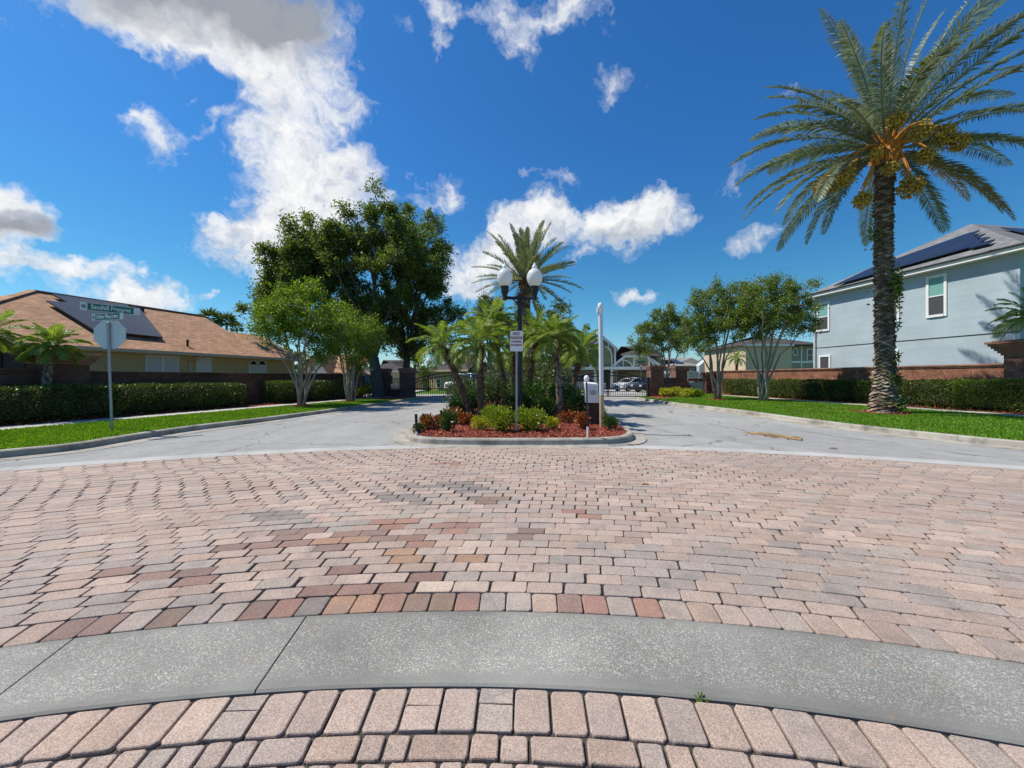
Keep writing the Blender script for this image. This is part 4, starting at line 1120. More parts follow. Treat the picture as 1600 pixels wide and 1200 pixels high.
m_eavetan = M('eave_gutter', (.52,.46,.34), .5, .08, 3, .05, 50)
m_glass = glassmat('window_glass'); m_glassg = glassmat('green_glass', (.05,.08,.08))
m_blind = blindmat('white_blind', (.62,.62,.60)); m_blindg = blindmat('green_blind', (.20,.42,.38)); m_screen = M('window_screen', (.07,.072,.075), .5, .1, 4, .1, 300)
def solarmat():
    m, t, out = nt('solar_cells')
    tc = t.nodes.new('ShaderNodeTexCoord').outputs['Object']; s = N(t, 'ShaderNodeSeparateXYZ', ins={0: tc})
    fx_ = math_(t, 'FRACT', math_(t, 'DIVIDE', s.outputs[0], 1.02)); fz_ = math_(t, 'FRACT', math_(t, 'DIVIDE', s.outputs[1], 1.45))
    e = math_(t, 'MAXIMUM', math_(t, 'GREATER_THAN', fx_, .975), math_(t, 'GREATER_THAN', fz_, .98))
    c = mix(t, e, (.016,.018,.026), (.05,.05,.055)); n = noise(t, tc, .6, 3).outputs[0]
    bsdf(t, out, c, ramp(t, n, [(.3, .22), (.7, .34)]), None, 0, .6); return m
m_solar = solarmat(); m_dark = M('dark_void', (.02,.02,.02), .8, .2, 3, .1, 30)
m_metal = M('galvanised_steel', (.36,.37,.38), .45, .12, 14, .1, 90, .002, .75, .5, .3)
m_alum = M('sign_back_aluminium', (.62,.64,.66), .4, .06, 5, .05, 60, .002, .15, .5)

def brick_wall(label, fr, x0, x1, z1, mat, capm, th=.30):
    r = thing('brick_wall', tuple(fr.loc + fr.x*x0), label, 'wall', None, fr.rotz); L = x1-x0
    b = MB(); b.box(0, L, 0, th, -.1, z1-.14); b.build('wall', mat, r)
    c = MB(); c.bbox(-.01, L+.01, -.035, th+.035, z1-.14, z1-.075, .008); c.bbox(-.02, L+.02, -.07, th+.07, z1-.073, z1, .012); c.build('coping', capm, r)
    return r
def pillar(label, x, y, w, h, mat, rotz=0.0, d=None, group=None, steps=3, flare=.032):
    d = d or w; r = thing('brick_pillar', (x, y, 0), label, 'pillar', group, rotz)
    s = MB(); s.box(-w/2, w/2, -d/2, d/2, -.1, h-.09*steps); s.build('shaft', mat, r)
    b = MB(); b.bbox(-w/2-.045, w/2+.045, -d/2-.045, d/2+.045, -.1, .30, .012); b.build('base', mat, r)
    c = MB()
    for k in range(steps):
        o = flare*(k+1); z = h-.09*steps+.09*k; c.bbox(-w/2-o, w/2+o, -d/2-o, d/2+o, z+.001, z+.089, .006)
    c.prism([(-w/2-o*.6,-d/2-o*.6),(w/2+o*.6,-d/2-o*.6),(w/2+o*.6,d/2+o*.6),(-w/2-o*.6,d/2+o*.6)], h, h+.04)
    c.build('cap', m_cap, r)
    return r
WL = Frame((-18.2+.26*5, 5, 0), math.atan2(1, .26)); WR = Frame((21.5-.127*34, 34, 0), math.atan2(-1, .127))
pl0, pl1 = WL.wall(64, 560, -.2)[0], WL.wall(136, 560, -.2)[0]
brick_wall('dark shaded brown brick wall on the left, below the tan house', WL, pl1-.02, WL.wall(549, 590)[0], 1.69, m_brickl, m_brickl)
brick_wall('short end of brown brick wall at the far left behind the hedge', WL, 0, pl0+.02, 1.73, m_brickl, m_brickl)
c = WL.loc + WL.x*((pl0+pl1)/2) + WL.y*.1
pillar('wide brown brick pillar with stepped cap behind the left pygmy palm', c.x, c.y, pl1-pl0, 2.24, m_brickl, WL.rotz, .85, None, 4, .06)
wr0, wr1 = WR.wall(1113, 580)[0], WR.wall(1580, 580)[0]
brick_wall('sunlit red brick wall with basket weave panels below the blue house', WR, wr0, wr1, 2.02, m_brickr, m_cap)
c = WR.loc + WR.x*(wr1+.95) + WR.y*.1
pillar('large red brick pillar with stepped cap at the right edge', c.x, c.y, 1.9, 2.85, m_brick, WR.rotz, .9, None, 6, .06)
def pil_at(label, p0, p1, ytop, Y, mat, **k):
    xa, _, z = P(p0, ytop, Y); xb = P(p1, ytop, Y)[0]; return pillar(label, (xa+xb)/2, Y+(xb-xa)/2, xb-xa, z, mat, **k)
PG = 'brick gate pillars'
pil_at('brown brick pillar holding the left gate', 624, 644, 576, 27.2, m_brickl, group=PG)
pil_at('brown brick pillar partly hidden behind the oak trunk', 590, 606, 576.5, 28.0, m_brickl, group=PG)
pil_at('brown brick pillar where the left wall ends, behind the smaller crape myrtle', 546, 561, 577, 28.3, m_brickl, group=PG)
pil_at('red brick pillar holding the right gate', 1017, 1037, 572, 28.0, m_brick, group=PG)
pil_at('red brick pillar left of the red and white sign', 1056, 1077, 573, 32.0, m_brick, group=PG)
pil_at('dark brick pillar where the right wall begins, behind the middle crape myrtle', 1104, 1116, 582, 33.6, m_brick, group=PG)
def low_wall(label, a, b, z, mat):
    d = Vector((b[0]-a[0], b[1]-a[1])); r = thing('low_brick_wall', (a[0], a[1], 0), label, 'wall', None, math.atan2(d.y, d.x)); L = d.length
    m = MB(); m.box(0, L, -.13, .13, -.1, z-.07); m.build('wall', mat, r); m = MB(); m.bbox(0, L, -.17, .17, z-.07, z, .01); m.build('coping', mat, r)
def iron_fence(label, a, b, z0, z1):
    d = Vector((b[0]-a[0], b[1]-a[1])); L = d.length; r = thing('iron_fence', (a[0], a[1], 0), label, 'fence', None, math.atan2(d.y, d.x))
    m = MB(); 
    for z in (z0+.10, z1-.30, z1-.12): m.box(0, L, -.018, .018, z-.018, z+.018)
    m.build('rail', m_iron, r); m = MB(); n = max(3, int(L/.115))
    for i in range(n):
        x = (i+.5)*L/n; m.box(x-.011, x+.011, -.0105, .0105, z0, z1-.02); m.lathe([(.016,0),(.012,.03),(.001,.07)], 5, (x,0,z1-.02))
    m.build('pickets', m_iron, r)
A_, B_ = P(606,0,28.2), P(624,0,27.7)
low_wall('low brown brick wall between the left gate pillars', A_, B_, .62, m_brickl); iron_fence('short iron railing on the low wall by the left gate', A_, B_, .60, 1.45)
iron_fence('black iron fence left of the oak trunk', P(561,0,28.6), P(590,0,28.3), .08, 1.55)
A_, B_ = P(1036,0,28.6), P(1058,0,32.2)
low_wall('low red brick wall between the right gate pillars', A_, B_, .70, m_brick); iron_fence('short iron railing on the low wall by the right gate', A_, B_, .68, 1.42)
iron_fence('black iron fence behind the red and white sign', P(1077,0,32.4), P(1105,0,33.8), .10, 1.80)

def gate(label, x, y, W, h0, h1, flip):
    r = thing('gate_leaf', (x, y, 0), label, 'gate', 'black iron gate leaves'); hh = lambda u: h0+(h1-h0)*math.sin(math.pi/2*(u/W))
    s = -1 if flip else 1; m = MB(); zb = .07
    for u, hz in ((.03, h0+.02), (W-.03, h1)): m.box(s*u-.03, s*u+.03, -.03, .03, zb, hz)
    m.bar((0,0,zb+.04), (s*W,0,zb+.04), .05, .05); m.bar((0,0,.68), (s*W,0,.68), .045, .045)
    for o in (0, -.22):
        for i in range(12):
            u0, u1 = W*i/12, W*(i+1)/12; m.bar((s*u0,0,hh(u0)+o), (s*u1,0,hh(u1)+o), .055, .06)
    m.build('frame', m_iron, r); m = MB(); n = int(W/.125)
    for i in range(1, n):
        u = W*i/n; m.box(s*u-.014, s*u+.014, -.014, .014, zb+.02, hh(u)+.10)
    m.build('pickets', m_iron, r)
    m = MB(); m.box(-.075, .075, -.075, .075, -.05, h0+.12); m.box(-.09,.09,-.09,.09, h0+.12, h0+.15); m.build('hinge_post', m_iron, r)
YG = 28.15
xl0, xl1, xl2 = P(647,0,YG)[0], P(707.5,0,YG)[0], P(768,0,YG)[0]
xr0, xr1, xr2 = P(1013,0,YG)[0], P(950,0,YG)[0], P(887,0,YG)[0]
gate('arched black gate leaf hinged beside the left brick pillar', xl0, YG, xl1-xl0-.02, 1.30, 1.80, False)
gate('arched black gate leaf half hidden by the leaning pygmy palm', xl2, YG, xl2-xl1-.02, 1.30, 1.80, True)
gate('arched black gate leaf hinged beside the right brick pillar', xr0, YG, xr0-xr1-.02, 1.32, 1.82, True)
gate('arched black gate leaf behind the keypad box', xr2, YG, xr1-xr2-.02, 1.32, 1.82, False)

def window(parent, x0, x1, z0, z1, y, fw=.06, pane=None, rail=True, mull=0, trim=m_white, out=.05, low=None):
    w = MB(); w.bbox(x0-fw, x0, y-out, y+.01, z0-fw, z1+fw, .006); w.bbox(x1, x1+fw, y-out, y+.01, z0-fw, z1+fw, .006)
    w.box(x0, x1, y-out+.004, y+.01, z1, z1+fw-.002); w.box(x0, x1, y-out-.02, y+.01, z0-fw+.002, z0)
    if rail: w.box(x0, x1, y-out+.012, y, (z0+z1)/2-.025, (z0+z1)/2+.025)
    for i in range(mull):
        xm = x0+(x1-x0)*(i+1)/(mull+1); w.box(xm-.04, xm+.04, y-out+.008, y, z0, z1)
    o = w.build('window', trim, parent)
    zs = [(z0, z1, pane or m_glass)] if low is None else [((z0+z1)/2, z1, pane or m_glass), (z0, (z0+z1)/2, low)]
    for a, b, mt in zs:
        p = MB(); p.box(x0, x1, y-.014, y-.004, a, b); p.build('pane', mt, o)
    return o
def slab(mb, corners, n, t):
    n = Vector(n).normalized()*t; k = len(corners)
    v = [tuple(c) for c in corners] + [tuple(Vector(c)+n) for c in corners]
    mb.add(v, [tuple(range(k-1,-1,-1)), tuple(range(k,2*k))] + [(i,(i+1)%k,k+(i+1)%k,k+i) for i in range(k)])

# --- tan single-storey house on the left
Ya = 12.0; HL = Frame((-21.2+.26*Ya, Ya, 0), math.atan2(1, .26))
hl = thing('house', tuple(HL.loc), 'tan one storey house with brown shingle roof and dark solar panels', 'house', None, HL.rotz)
ZE, SL, W_ = 2.70, .483, 5.8; npl = (0, -SL, 1); pp = (0, 0, ZE)
ax = HL.plane(48, 452, pp, npl)[0]; rx = HL.plane(315, 493, pp, npl)[0]; lx = HL.plane(356, 517, pp, npl); xR = HL.wall(474, 560)[0]
xL = ax - W_; ly, lz = 3.55, ZE+SL*3.55; lxx = lx[0]
rf = MB(); D_ = 2*W_; zr = ZE+SL*W_
rf.poly([(xL,0,ZE),(xR,0,ZE),(xR,ly,lz),(lxx,ly,lz),(rx,W_,zr),(ax,W_,zr)])
rf.poly([(xL,D_,ZE),(ax,W_,zr),(rx,W_,zr),(lxx,D_-ly,lz),(xR,D_-ly,lz),(xR,D_,ZE)])
rf.poly([(xL,0,ZE),(ax,W_,zr),(xL,D_,ZE)]); rf.poly([(lxx,ly,lz),(xR,ly,lz),(xR,D_-ly,lz),(lxx,D_-ly,lz)]); rf.poly([(rx,W_,zr),(lxx,ly,lz),(lxx,D_-ly,lz)])
rf.poly([(xR,0,ZE),(xR,D_,ZE),(xR,D_-ly,lz),(xR,ly,lz)]); rf.poly([(xL,0,ZE-.05),(xL,D_,ZE-.05),(xR,D_,ZE-.05),(xR,0,ZE-.05)])
roof = rf.build('roof', m_roofbr, hl)
rf = MB()
rf.poly([(xL,0,ZE),(xL,0,ZE-.05),(xR,0,ZE-.05),(xR,0,ZE)]); 
rf.box(xL-.01, xR+.01, -.09, .0, ZE-.13, ZE+.005); rf.box(xL-.09, xL, -.09, D_+.02, ZE-.13, ZE+.005); rf.box(xL+.002, xR, .0, .45, ZE-.16, ZE-.12); rf.build('gutter', m_eavetan, hl)
wl = MB(); wl.box(xL+.45, xR-.35, .45, D_-.45, -.05, ZE-.06); wl.build('wall', m_tanwall, hl)
rf = MB()
for tri in ([(48,452),(0,480)],):
    a = Vector((ax,W_,zr+.02)); b = Vector((xL,0,ZE+.03)); rf.bar(a, b, .28, .05)
rf.bar((ax,W_,zr+.02), (rx,W_,zr+.02), .28, .05); rf.build('ridge_cap', m_roofbr, roof)
for cs in (((80,460),(104,459.5),(190,472),(186,487),(113,478)), ((72,471),(218,483),(254,528),(147,517))):
    s = MB(); pts = [HL.plane(px, py, (0,0,ZE+.16), npl) for px, py in cs]
    if len(cs) == 5: pts = [HL.plane(px, py, (0,0,ZE+.12), npl) for px, py in ((80,460.5),(200,477.5),(196,487),(113,477.5))]
    slab(s, pts, npl, .05); s.build('solar_panel', m_solar, roof)
s = MB(); q = HL.plane(293, 541, pp, npl); s.lathe([(.05,-.1),(.05,.28),(.08,.30),(.05,.34)], 8, q); s.build('vent_pipe', m_dark, roof)
s = MB(); q = HL.plane(214, 484, pp, npl); s.bbox(q[0]-.25, q[0]+.25, q[1]-.2, q[1]+.2, q[2]-.1, q[2]+.17, .03); s.build('roof_vent', m_dark, roof)
YW = .45
def win_l(a, b, c, d, **k):
    x0, z1 = HL.wall(a, c, YW); x1, z0 = HL.wall(b, d, YW); window(hl, x0, x1, z0, max(z1, z0+.4), YW, **k)
win_l(4, 38, 541, 586, pane=m_screen, rail=False, trim=m_dark)
win_l(229, 277, 556, 590, pane=m_blind, mull=1, rail=False, fw=.05); win_l(308, 328, 559, 590, pane=m_blind, fw=.05)
for a, b in ((390, 400), (404, 414)):
    x0, z1 = HL.wall(a, 571, YW); x1, z0 = HL.wall(b, 592, YW); o = window(hl, x0, x1, z0, z1, YW, fw=.05, pane=m_blind)
    s = MB(); xm = (x0+x1)/2; r_ = (x1-x0)/2
    s.xprism([(xm+r_*math.cos(t), z1+.06+r_*math.sin(t)) for t in np.linspace(0, math.pi, 12)], YW-.03, YW-.002); s.build('fanlight', m_dark, o)
    s = MB()
    for t0, t1 in zip(np.linspace(0, math.pi, 9)[:-1], np.linspace(0, math.pi, 9)[1:]):
        s.bar((xm+(r_+.03)*math.cos(t0), YW-.03, z1+.06+(r_+.03)*math.sin(t0)), (xm+(r_+.03)*math.cos(t1), YW-.03, z1+.06+(r_+.03)*math.sin(t1)), .05, .06, (0,1,0))
    s.build('arch_trim', m_white, o)
xd_ = HL.wall(296, 560, YW)[0]; s = MB(); s.tube([(xd_+.25,-.04,ZE-.12),(xd_+.2,.1,ZE-.3),(xd_,.40,ZE-.42),(xd_,.40,.1)], .045, 6); s.build('downspout', m_eavetan, hl)
# a neighbouring roof behind its left end
hb = thing('house', tuple(HL.loc + HL.x*(-9) + HL.y*13), 'brown roofed house just visible behind the far left roof', 'house', None, HL.rotz)
b = MB(); b.box(-4, 11, .4, 9, -.1, 3.0); b.build('wall', m_tanwall, hb)
b = MB(); v = [(-5,0,3.0),(12,0,3.0),(12,9.5,3.0),(-5,9.5,3.0),(-.3,4.75,6.0),(7.3,4.75,6.0)]; b.add(v, [(0,1,5,4),(2,3,4,5),(1,2,5),(3,0,4),(3,2,1,0)]); b.build('roof', m_roofbr, hb)

# --- blue two-storey house on the right
HB = Frame((23-.127*27.5, 27.5, 0), math.atan2(-1, .127))
hr = thing('house', tuple(HB.loc), 'blue grey two storey house with white windows and roof solar panels', 'house', None, HB.rotz)
xl_, ze1 = HB.wall(1257, 464); xw, ze2 = HB.wall(1594, 388, .4); ze = (ze1+ze2)/2 + .05; xr_ = xw+.42; L2 = (xr_-xl_)/2; xm_ = (xl_+xr_)/2; DP = 13.0; za = ze + .585*L2
b = MB(); b.box(xl_+.42, xw, .40, DP-.4, -.05, ze-.02); b.build('wall', m_bluewall, hr)
b = MB()
b.poly([(xl_,0,ze),(xr_,0,ze),(xm_,L2,za)]); b.poly([(xr_,0,ze),(xr_,DP,ze),(xm_,DP-L2,za),(xm_,L2,za)]); b.poly([(xl_,DP,ze),(xl_,0,ze),(xm_,L2,za),(xm_,DP-L2,za)]); b.poly([(xr_,DP,ze),(xl_,DP,ze),(xm_,DP-L2,za)])
b.poly([(xl_,0,ze-.03),(xl_,DP,ze-.03),(xr_,DP,ze-.03),(xr_,0,ze-.03)]); rf2 = b.build('roof', m_roofgr, hr)
b = MB(); b.box(xl_-.025, xr_+.025, -.025, .0, ze-.20, ze+.01); b.box(xr_, xr_+.025, .0, DP, ze-.20, ze+.01); b.box(xl_-.025, xl_, .0, DP, ze-.20, ze+.01); b.box(xl_, xr_, .0, .42, ze-.20, ze-.17); b.box(xr_-.42, xr_, .42, DP, ze-.20, ze-.17); b.box(xl_, xl_+.42, .42, DP, ze-.20, ze-.17); b.build('fascia', m_white, hr)
b = MB(); b.box(xl_-.10, xr_+.10, -.10, -.03, ze-.02, ze+.045); b.box(xr_+.03, xr_+.10, -.03, DP, ze-.02, ze+.045); b.build('drip_edge', m_dark, hr)
n2 = (0, -.585, 1); b = MB(); pts = [HB.plane(px, py, (0,0,ze+.14), n2) for px, py in ((1303,447),(1535,382),(1517,364),(1362,419))]; slab(b, pts, n2, .05); b.build('solar_panel', m_solar, rf2)
for k, (px, py) in enumerate(((1506,365),(1513,371),(1519,376),(1526,380))):
    a = Vector(HB.plane(px, py+2, (0,0,ze+.14), n2)); b = MB(); slab(b, [(a.x,a.y-.42,a.z-.246),(a.x+.7,a.y-.42,a.z-.246),(a.x+.7,a.y-.06,a.z-.035),(a.x,a.y-.06,a.z-.035)], n2, .05); b.build('solar_panel', m_solar, rf2)
n3 = (.585, 0, 1); b = MB(); slab(b, [(xr_-.9,2.6,ze+.585*.9+.1),(xr_-.9,8,ze+.585*.9+.1),(xr_-3.4,8,ze+.585*3.4+.1),(xr_-3.4,4.2,ze+.585*3.4+.1)], n3, .05); b.build('solar_panel', m_solar, rf2)
def win_r(a, b_, c, d, **k):
    x0, z1 = HB.wall(a, c, .4); x1, z0 = HB.wall(b_, d, .4); window(hr, x0, x1, z0, z1, .4, fw=.12, **k)
win_r(1452, 1475.5, 436, 490, pane=m_blindg, low=m_screen); win_r(1279, 1294, 477, 514, pane=m_blindg, low=m_screen)
win_r(1380, 1402, 455, 499, pane=m_blindg, low=m_screen); win_r(1282.5, 1295.5, 558, 585, pane=m_screen, rail=False); win_r(1384, 1400.5, 550, 582, pane=m_screen, rail=False)
za_, zb_ = HB.wall(1272, 545, .4)[1], HB.wall(1590, 516.5, .4)[1]; zz = (za_+zb_)/2
b = MB(); b.box(xl_+.41, xw+.01, .385, .41, zz-.02, zz+.02); b.build('joint_trim', m_dark, hr)
b = MB(); b.box(xl_+.40, xl_+.50, .33, .41, 0, ze-.2); b.tube([(xl_+.45,.05,ze-.2),(xl_+.45,.30,ze-.5),(xl_+.45,.30,.1)], .05, 6); b.build('downspout', m_white, hr)

# --- houses beyond
m_yelwall = M('pale_yellow_wall', (.62,.58,.27), .85, .08, 2, .3, 60); m_sagewall = M('sage_wall', (.27,.29,.16), .85, .1, 2, .3, 60)
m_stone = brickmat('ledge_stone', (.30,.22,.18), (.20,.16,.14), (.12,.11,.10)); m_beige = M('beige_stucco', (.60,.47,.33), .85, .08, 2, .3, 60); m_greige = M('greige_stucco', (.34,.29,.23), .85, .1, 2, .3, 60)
m_palebl = M('pale_blue_wall', (.42,.48,.52), .8, .06, 2, .2, 60); m_lightroof = shinglemat('pale_shingles', (.34,.32,.29), (.27,.26,.24), (.15,.15,.14))
def hip(mb, x0, x1, y0, y1, z, rise, along='x'):
    if along == 'x': w = (y1-y0)/2; v = [(x0,y0,z),(x1,y0,z),(x1,y1,z),(x0,y1,z),(x0+w,y0+w,z+rise),(x1-w,y0+w,z+rise)]; f = [(0,1,5,4),(2,3,4,5),(1,2,5),(3,0,4)]
    else: w = (x1-x0)/2; v = [(x0,y0,z),(x1,y0,z),(x1,y1,z),(x0,y1,z),(x0+w,y0+w,z+rise),(x0+w,y1-w,z+rise)]; f = [(0,1,4),(1,2,5,4),(2,3,5),(3,0,4,5)]
    v += [(q[0],q[1],z-.14) for q in v[:4]]; f += [(0,6,7,1),(1,7,8,2),(2,8,9,3),(3,9,6,0),(6,9,8,7)]; mb.add(v, f)
Yh = 48.0
gx = lambda px, Y=Yh: (px-CX)/F*Y
gz = lambda py, Y=Yh: H-(py-HY)/F*Y
hg = thing('house', (0, Yh, 0), 'sage green gabled house with white timber trim beyond the right gate', 'house')
b = MB(); b.box(gx(874), gx(894), .3, 9, -.1, gz(550)); b.build('wall', m_yelwall, hg)
b = MB(); b.box(gx(894)+.01, gx(1027), .8, 9.01, 2.35, gz(556)); b.box(gx(922), gx(960), -.3, .79, gz(576), gz(542)); b.xprism([(gx(922),gz(542)),(gx(960),gz(542)),(gx(942),gz(528))], -.3, .79)
b.xprism([(gx(957),gz(574)),(gx(1025),gz(574)),(gx(1006),gz(558)),(gx(974),gz(558))], -.15, .79); b.build('wall', m_sagewall, hg)
b = MB(); b.box(gx(892), gx(958), .0, 9, -.1, 2.349); b.box(gx(954), gx(964.5), -.4, .5, -.1, 2.34); b.box(gx(1019), gx(1029), -.4, .5, -.1, 2.34); b.box(gx(964), gx(1028), 2.0, 9, -.1, 2.349); b.build('stone_base', m_stone, hg)
b = MB(); b.box(gx(968), gx(1016), 1.93, 1.99, 0, 2.1); b.build('garage_door', m_sagewall, hg)
b = MB(); hip(b, gx(868), gx(935), -.2, 9.4, gz(551), 2.2); hip(b, gx(956), gx(1033), .2, 9.5, gz(557), gz(537)-gz(557), 'x'); b.build('roof', m_roofdk, hg)
b = MB(); g1 = [(gx(919),gz(546)),(gx(942),gz(525.5)),(gx(964),gz(545))]
for p, q in zip(g1[:-1], g1[1:]):
    for sgn in (1,): 
        v = [(p[0],-.7,p[1]),(q[0],-.7,q[1]),(q[0],5,q[1]),(p[0],5,p[1])]; b.add(v + [(a,b2,c2-.16) for a,b2,c2 in v], [(0,1,2,3),(7,6,5,4),(0,4,5,1),(1,5,6,2),(2,6,7,3),(3,7,4,0)])
b.build('gable_roof', m_roofdk, hg)
b = MB(); yt = -.42
def tl(pts, y, w=.2, t=.12):
    for p, q in zip(pts[:-1], pts[1:]): b.bar((gx(p[0]),y,gz(p[1])), (gx(q[0]),y,gz(q[1])), t, w)
tl([(920,547),(942,528.5),(963,546.5)], -.72, .28); tl([(923,545),(923,577)], yt); tl([(960,545),(960,577)], yt); tl([(936,538),(936,575)], yt, .14); tl([(950,536),(950,548)], yt, .14)
tl([(924,552),(930,545),(942,541),(952,545),(955,556)], yt, .16); tl([(955,556),(955,576)], yt, .14); tl([(892,575.5),(1029,575.5)], -.46, .34, .2)
tl([(953,575),(975,557.5),(1006,557.5),(1029,574)], -.36, .26); tl([(972,573),(972,562)], -.3, .13); tl([(988,573),(988,560)], -.3, .13); tl([(1010,573),(1010,562)], -.3, .13); tl([(973,563),(979,565),(984,569),(986,574)], -.3, .13); tl([(962,570),(970,574)], -.3, .13); tl([(1012,564),(1020,574)], -.3, .13)
tl([(893,552),(893,575)], .7, .2); tl([(903,575),(903,552)], .7, .12); tl([(930,600),(930,577)], -.1, .3, .2); tl([(955,606),(955,577)], -.55, .25, .2)
b.build('trim', m_white, hg)
window(hg, gx(988.5), gx(993.5), gz(570), gz(562), -.16, fw=.08, rail=True, mull=1); window(hg, gx(896), gx(901), gz(573), gz(564), .79, fw=.1, rail=True)
b = MB(); b.box(gx(936), gx(951), -.06, .0, 0, 2.3); b.build('entrance', m_dark, hg)
# pale blue house with a light roof
Yp_ = 52.0; hx_ = thing('house', (0, Yp_, 0), 'pale blue house with light grey roof seen over the right gate fence', 'house')
b = MB(); b.box(gx(1050,Yp_), gx(1108,Yp_), .3, 10, -.1, gz(572,Yp_)); b.box(gx(1087,Yp_), gx(1112,Yp_), -1.0, .29, -.1, gz(572,Yp_)); b.xprism([(gx(1087,Yp_),gz(572,Yp_)),(gx(1112,Yp_),gz(572,Yp_)),(gx(1103,Yp_),gz(558,Yp_))], -1.0, .29); b.build('wall', m_palebl, hx_)
b = MB(); hip(b, gx(1046,Yp_), gx(1104,Yp_), -.2, 10.4, gz(571.5,Yp_), gz(556,Yp_)-gz(571.5,Yp_)); b.build('roof', m_lightroof, hx_)
window(hx_, gx(1080,Yp_), gx(1084,Yp_), gz(579,Yp_), gz(572.5,Yp_), .29, fw=.12); b = MB(); b.box(gx(1091,Yp_), gx(1108,Yp_), -1.06, -1.01, 0, 2.2); b.build('garage_door', m_white, hx_)
b = MB(); b.box(gx(1056,Yp_), gx(1072,Yp_), .21, .28, 0, 2.2); b.build('garage_door', m_white, hx_)
b = MB(); z_ = gz(566,Yp_); sl = (gz(556,Yp_)-gz(571.5,Yp_))/5.3; slab(b, [(gx(1060,Yp_),.9,gz(571.5,Yp_)+1.1*sl+.06),(gx(1074,Yp_),.9,gz(571.5,Yp_)+1.1*sl+.06),(gx(1072,Yp_),3.6,gz(571.5,Yp_)+3.8*sl+.06),(gx(1063,Yp_),3.6,gz(571.5,Yp_)+3.8*sl+.06)], (0,-sl,1), .06); b.build('solar_panel', m_solar, hx_)
# beige two-storey house left of the blue one
Yt = 42.0; ht = thing('house', (0, Yt, 0), 'beige house with oval window between the right crape myrtles and blue house', 'house')
b = MB(); b.box(gx(1165,Yt), gx(1237,Yt), .0, 9, -.1, gz(539,Yt)); b.build('wall', m_beige, ht)
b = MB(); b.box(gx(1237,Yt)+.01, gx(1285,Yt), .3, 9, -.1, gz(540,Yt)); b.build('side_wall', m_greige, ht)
b = MB(); hip(b, gx(1160,Yt), gx(1290,Yt), -.4, 9.4, gz(538.5,Yt), gz(519,Yt)-gz(538.5,Yt)); b.build('roof', m_roofdk, ht)
b = MB(); b.box(gx(1238,Yt), gx(1284,Yt), .22, .29, gz(567,Yt), gz(564,Yt)); b.box(gx(1254,Yt), gx(1255.5,Yt), .2, .29, 0, gz(540,Yt)); b.box(gx(1160,Yt)-.02, gx(1237,Yt), -.43, -.36, gz(541,Yt), gz(538,Yt)); b.build('trim', m_white, ht)
ov = MB(); xo, zo = gx(1245,Yt), gz(549.5,Yt); ov.xprism([(xo+.26*math.cos(t), zo+.42*math.sin(t)) for t in np.linspace(0, 2*math.pi, 21)[:-1]], .22, .29); ow = ov.build('window', m_white, ht)
ov = MB(); ov.xprism([(xo+.17*math.cos(t), zo+.32*math.sin(t)) for t in np.linspace(0, 2*math.pi, 21)[:-1]], .20, .215); ov.build('pane', m_glass, ow)
window(ht, gx(1265,Yt), gx(1272,Yt), gz(563,Yt), gz(546,Yt), .29, fw=.1)
# low grey house further left of it
Yn = 50.0; hn = thing('house', (0, Yn, 0), 'low grey house with pale fascia behind the crape myrtle stems', 'house')
b = MB(); b.box(gx(1128,Yn), gx(1180,Yn), .3, 9, -.1, gz(577,Yn)); b.build('wall', m_palebl, hn); b = MB(); hip(b, gx(1122,Yn), gx(1186,Yn), -.2, 9.4, gz(576,Yn), gz(556,Yn)-gz(576,Yn)); b.build('roof', m_lightroof, hn)
b = MB(); b.box(gx(1122,Yn), gx(1186,Yn), -.25, -.21, gz(578.5,Yn), gz(575.5,Yn)); b.build('fascia', m_white, hn)
window(hn, gx(1140,Yn), gx(1148,Yn), gz(592,Yn), gz(581,Yn), .29, fw=.1)
# tan hip-roofed house beyond the left gate
Yl = 47.0; hy = thing('house', (0, Yl, 0), 'tan house with dark hip roof beyond the left gate', 'house')
b = MB(); b.box(gx(672,Yl), gx(724,Yl), .0, 9, -.1, gz(579,Yl)); b.box(gx(649,Yl), gx(672,Yl)-.01, 1.2, 9, -.1, gz(577,Yl)); b.build('wall', m_tanwall, hy)
b = MB(); hip(b, gx(668,Yl), gx(748,Yl), -.5, 9.5, gz(578.5,Yl), gz(551,Yl)-gz(578.5,Yl)); hip(b, gx(645,Yl), gx(690,Yl), .7, 8.5, gz(576.5,Yl), 1.7); b.build('roof', m_roofdk, hy)
b = MB(); b.box(gx(668,Yl)-.01, gx(748,Yl)+.01, -.54, -.51, gz(580.6,Yl), gz(578,Yl)); b.build('fascia', m_beige, hy)
window(hy, gx(681,Yl), gx(687,Yl), gz(605,Yl), gz(593,Yl), -.01, fw=.08, pane=m_glass); window(hy, gx(655,Yl), gx(661,Yl), gz(600,Yl), gz(586,Yl), 1.19, fw=.08)
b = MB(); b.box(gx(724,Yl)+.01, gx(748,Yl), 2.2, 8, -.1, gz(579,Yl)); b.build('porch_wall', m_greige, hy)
def pivot(o, xc, Y, deg):
    th = R(deg); o.rotation_euler = (0,0,th); o.location = (xc-xc*math.cos(th), Y-xc*math.sin(th), 0)
pivot(hy, gx(690,Yl), Yl, -32); pivot(hg, gx(935), Yh, -12)
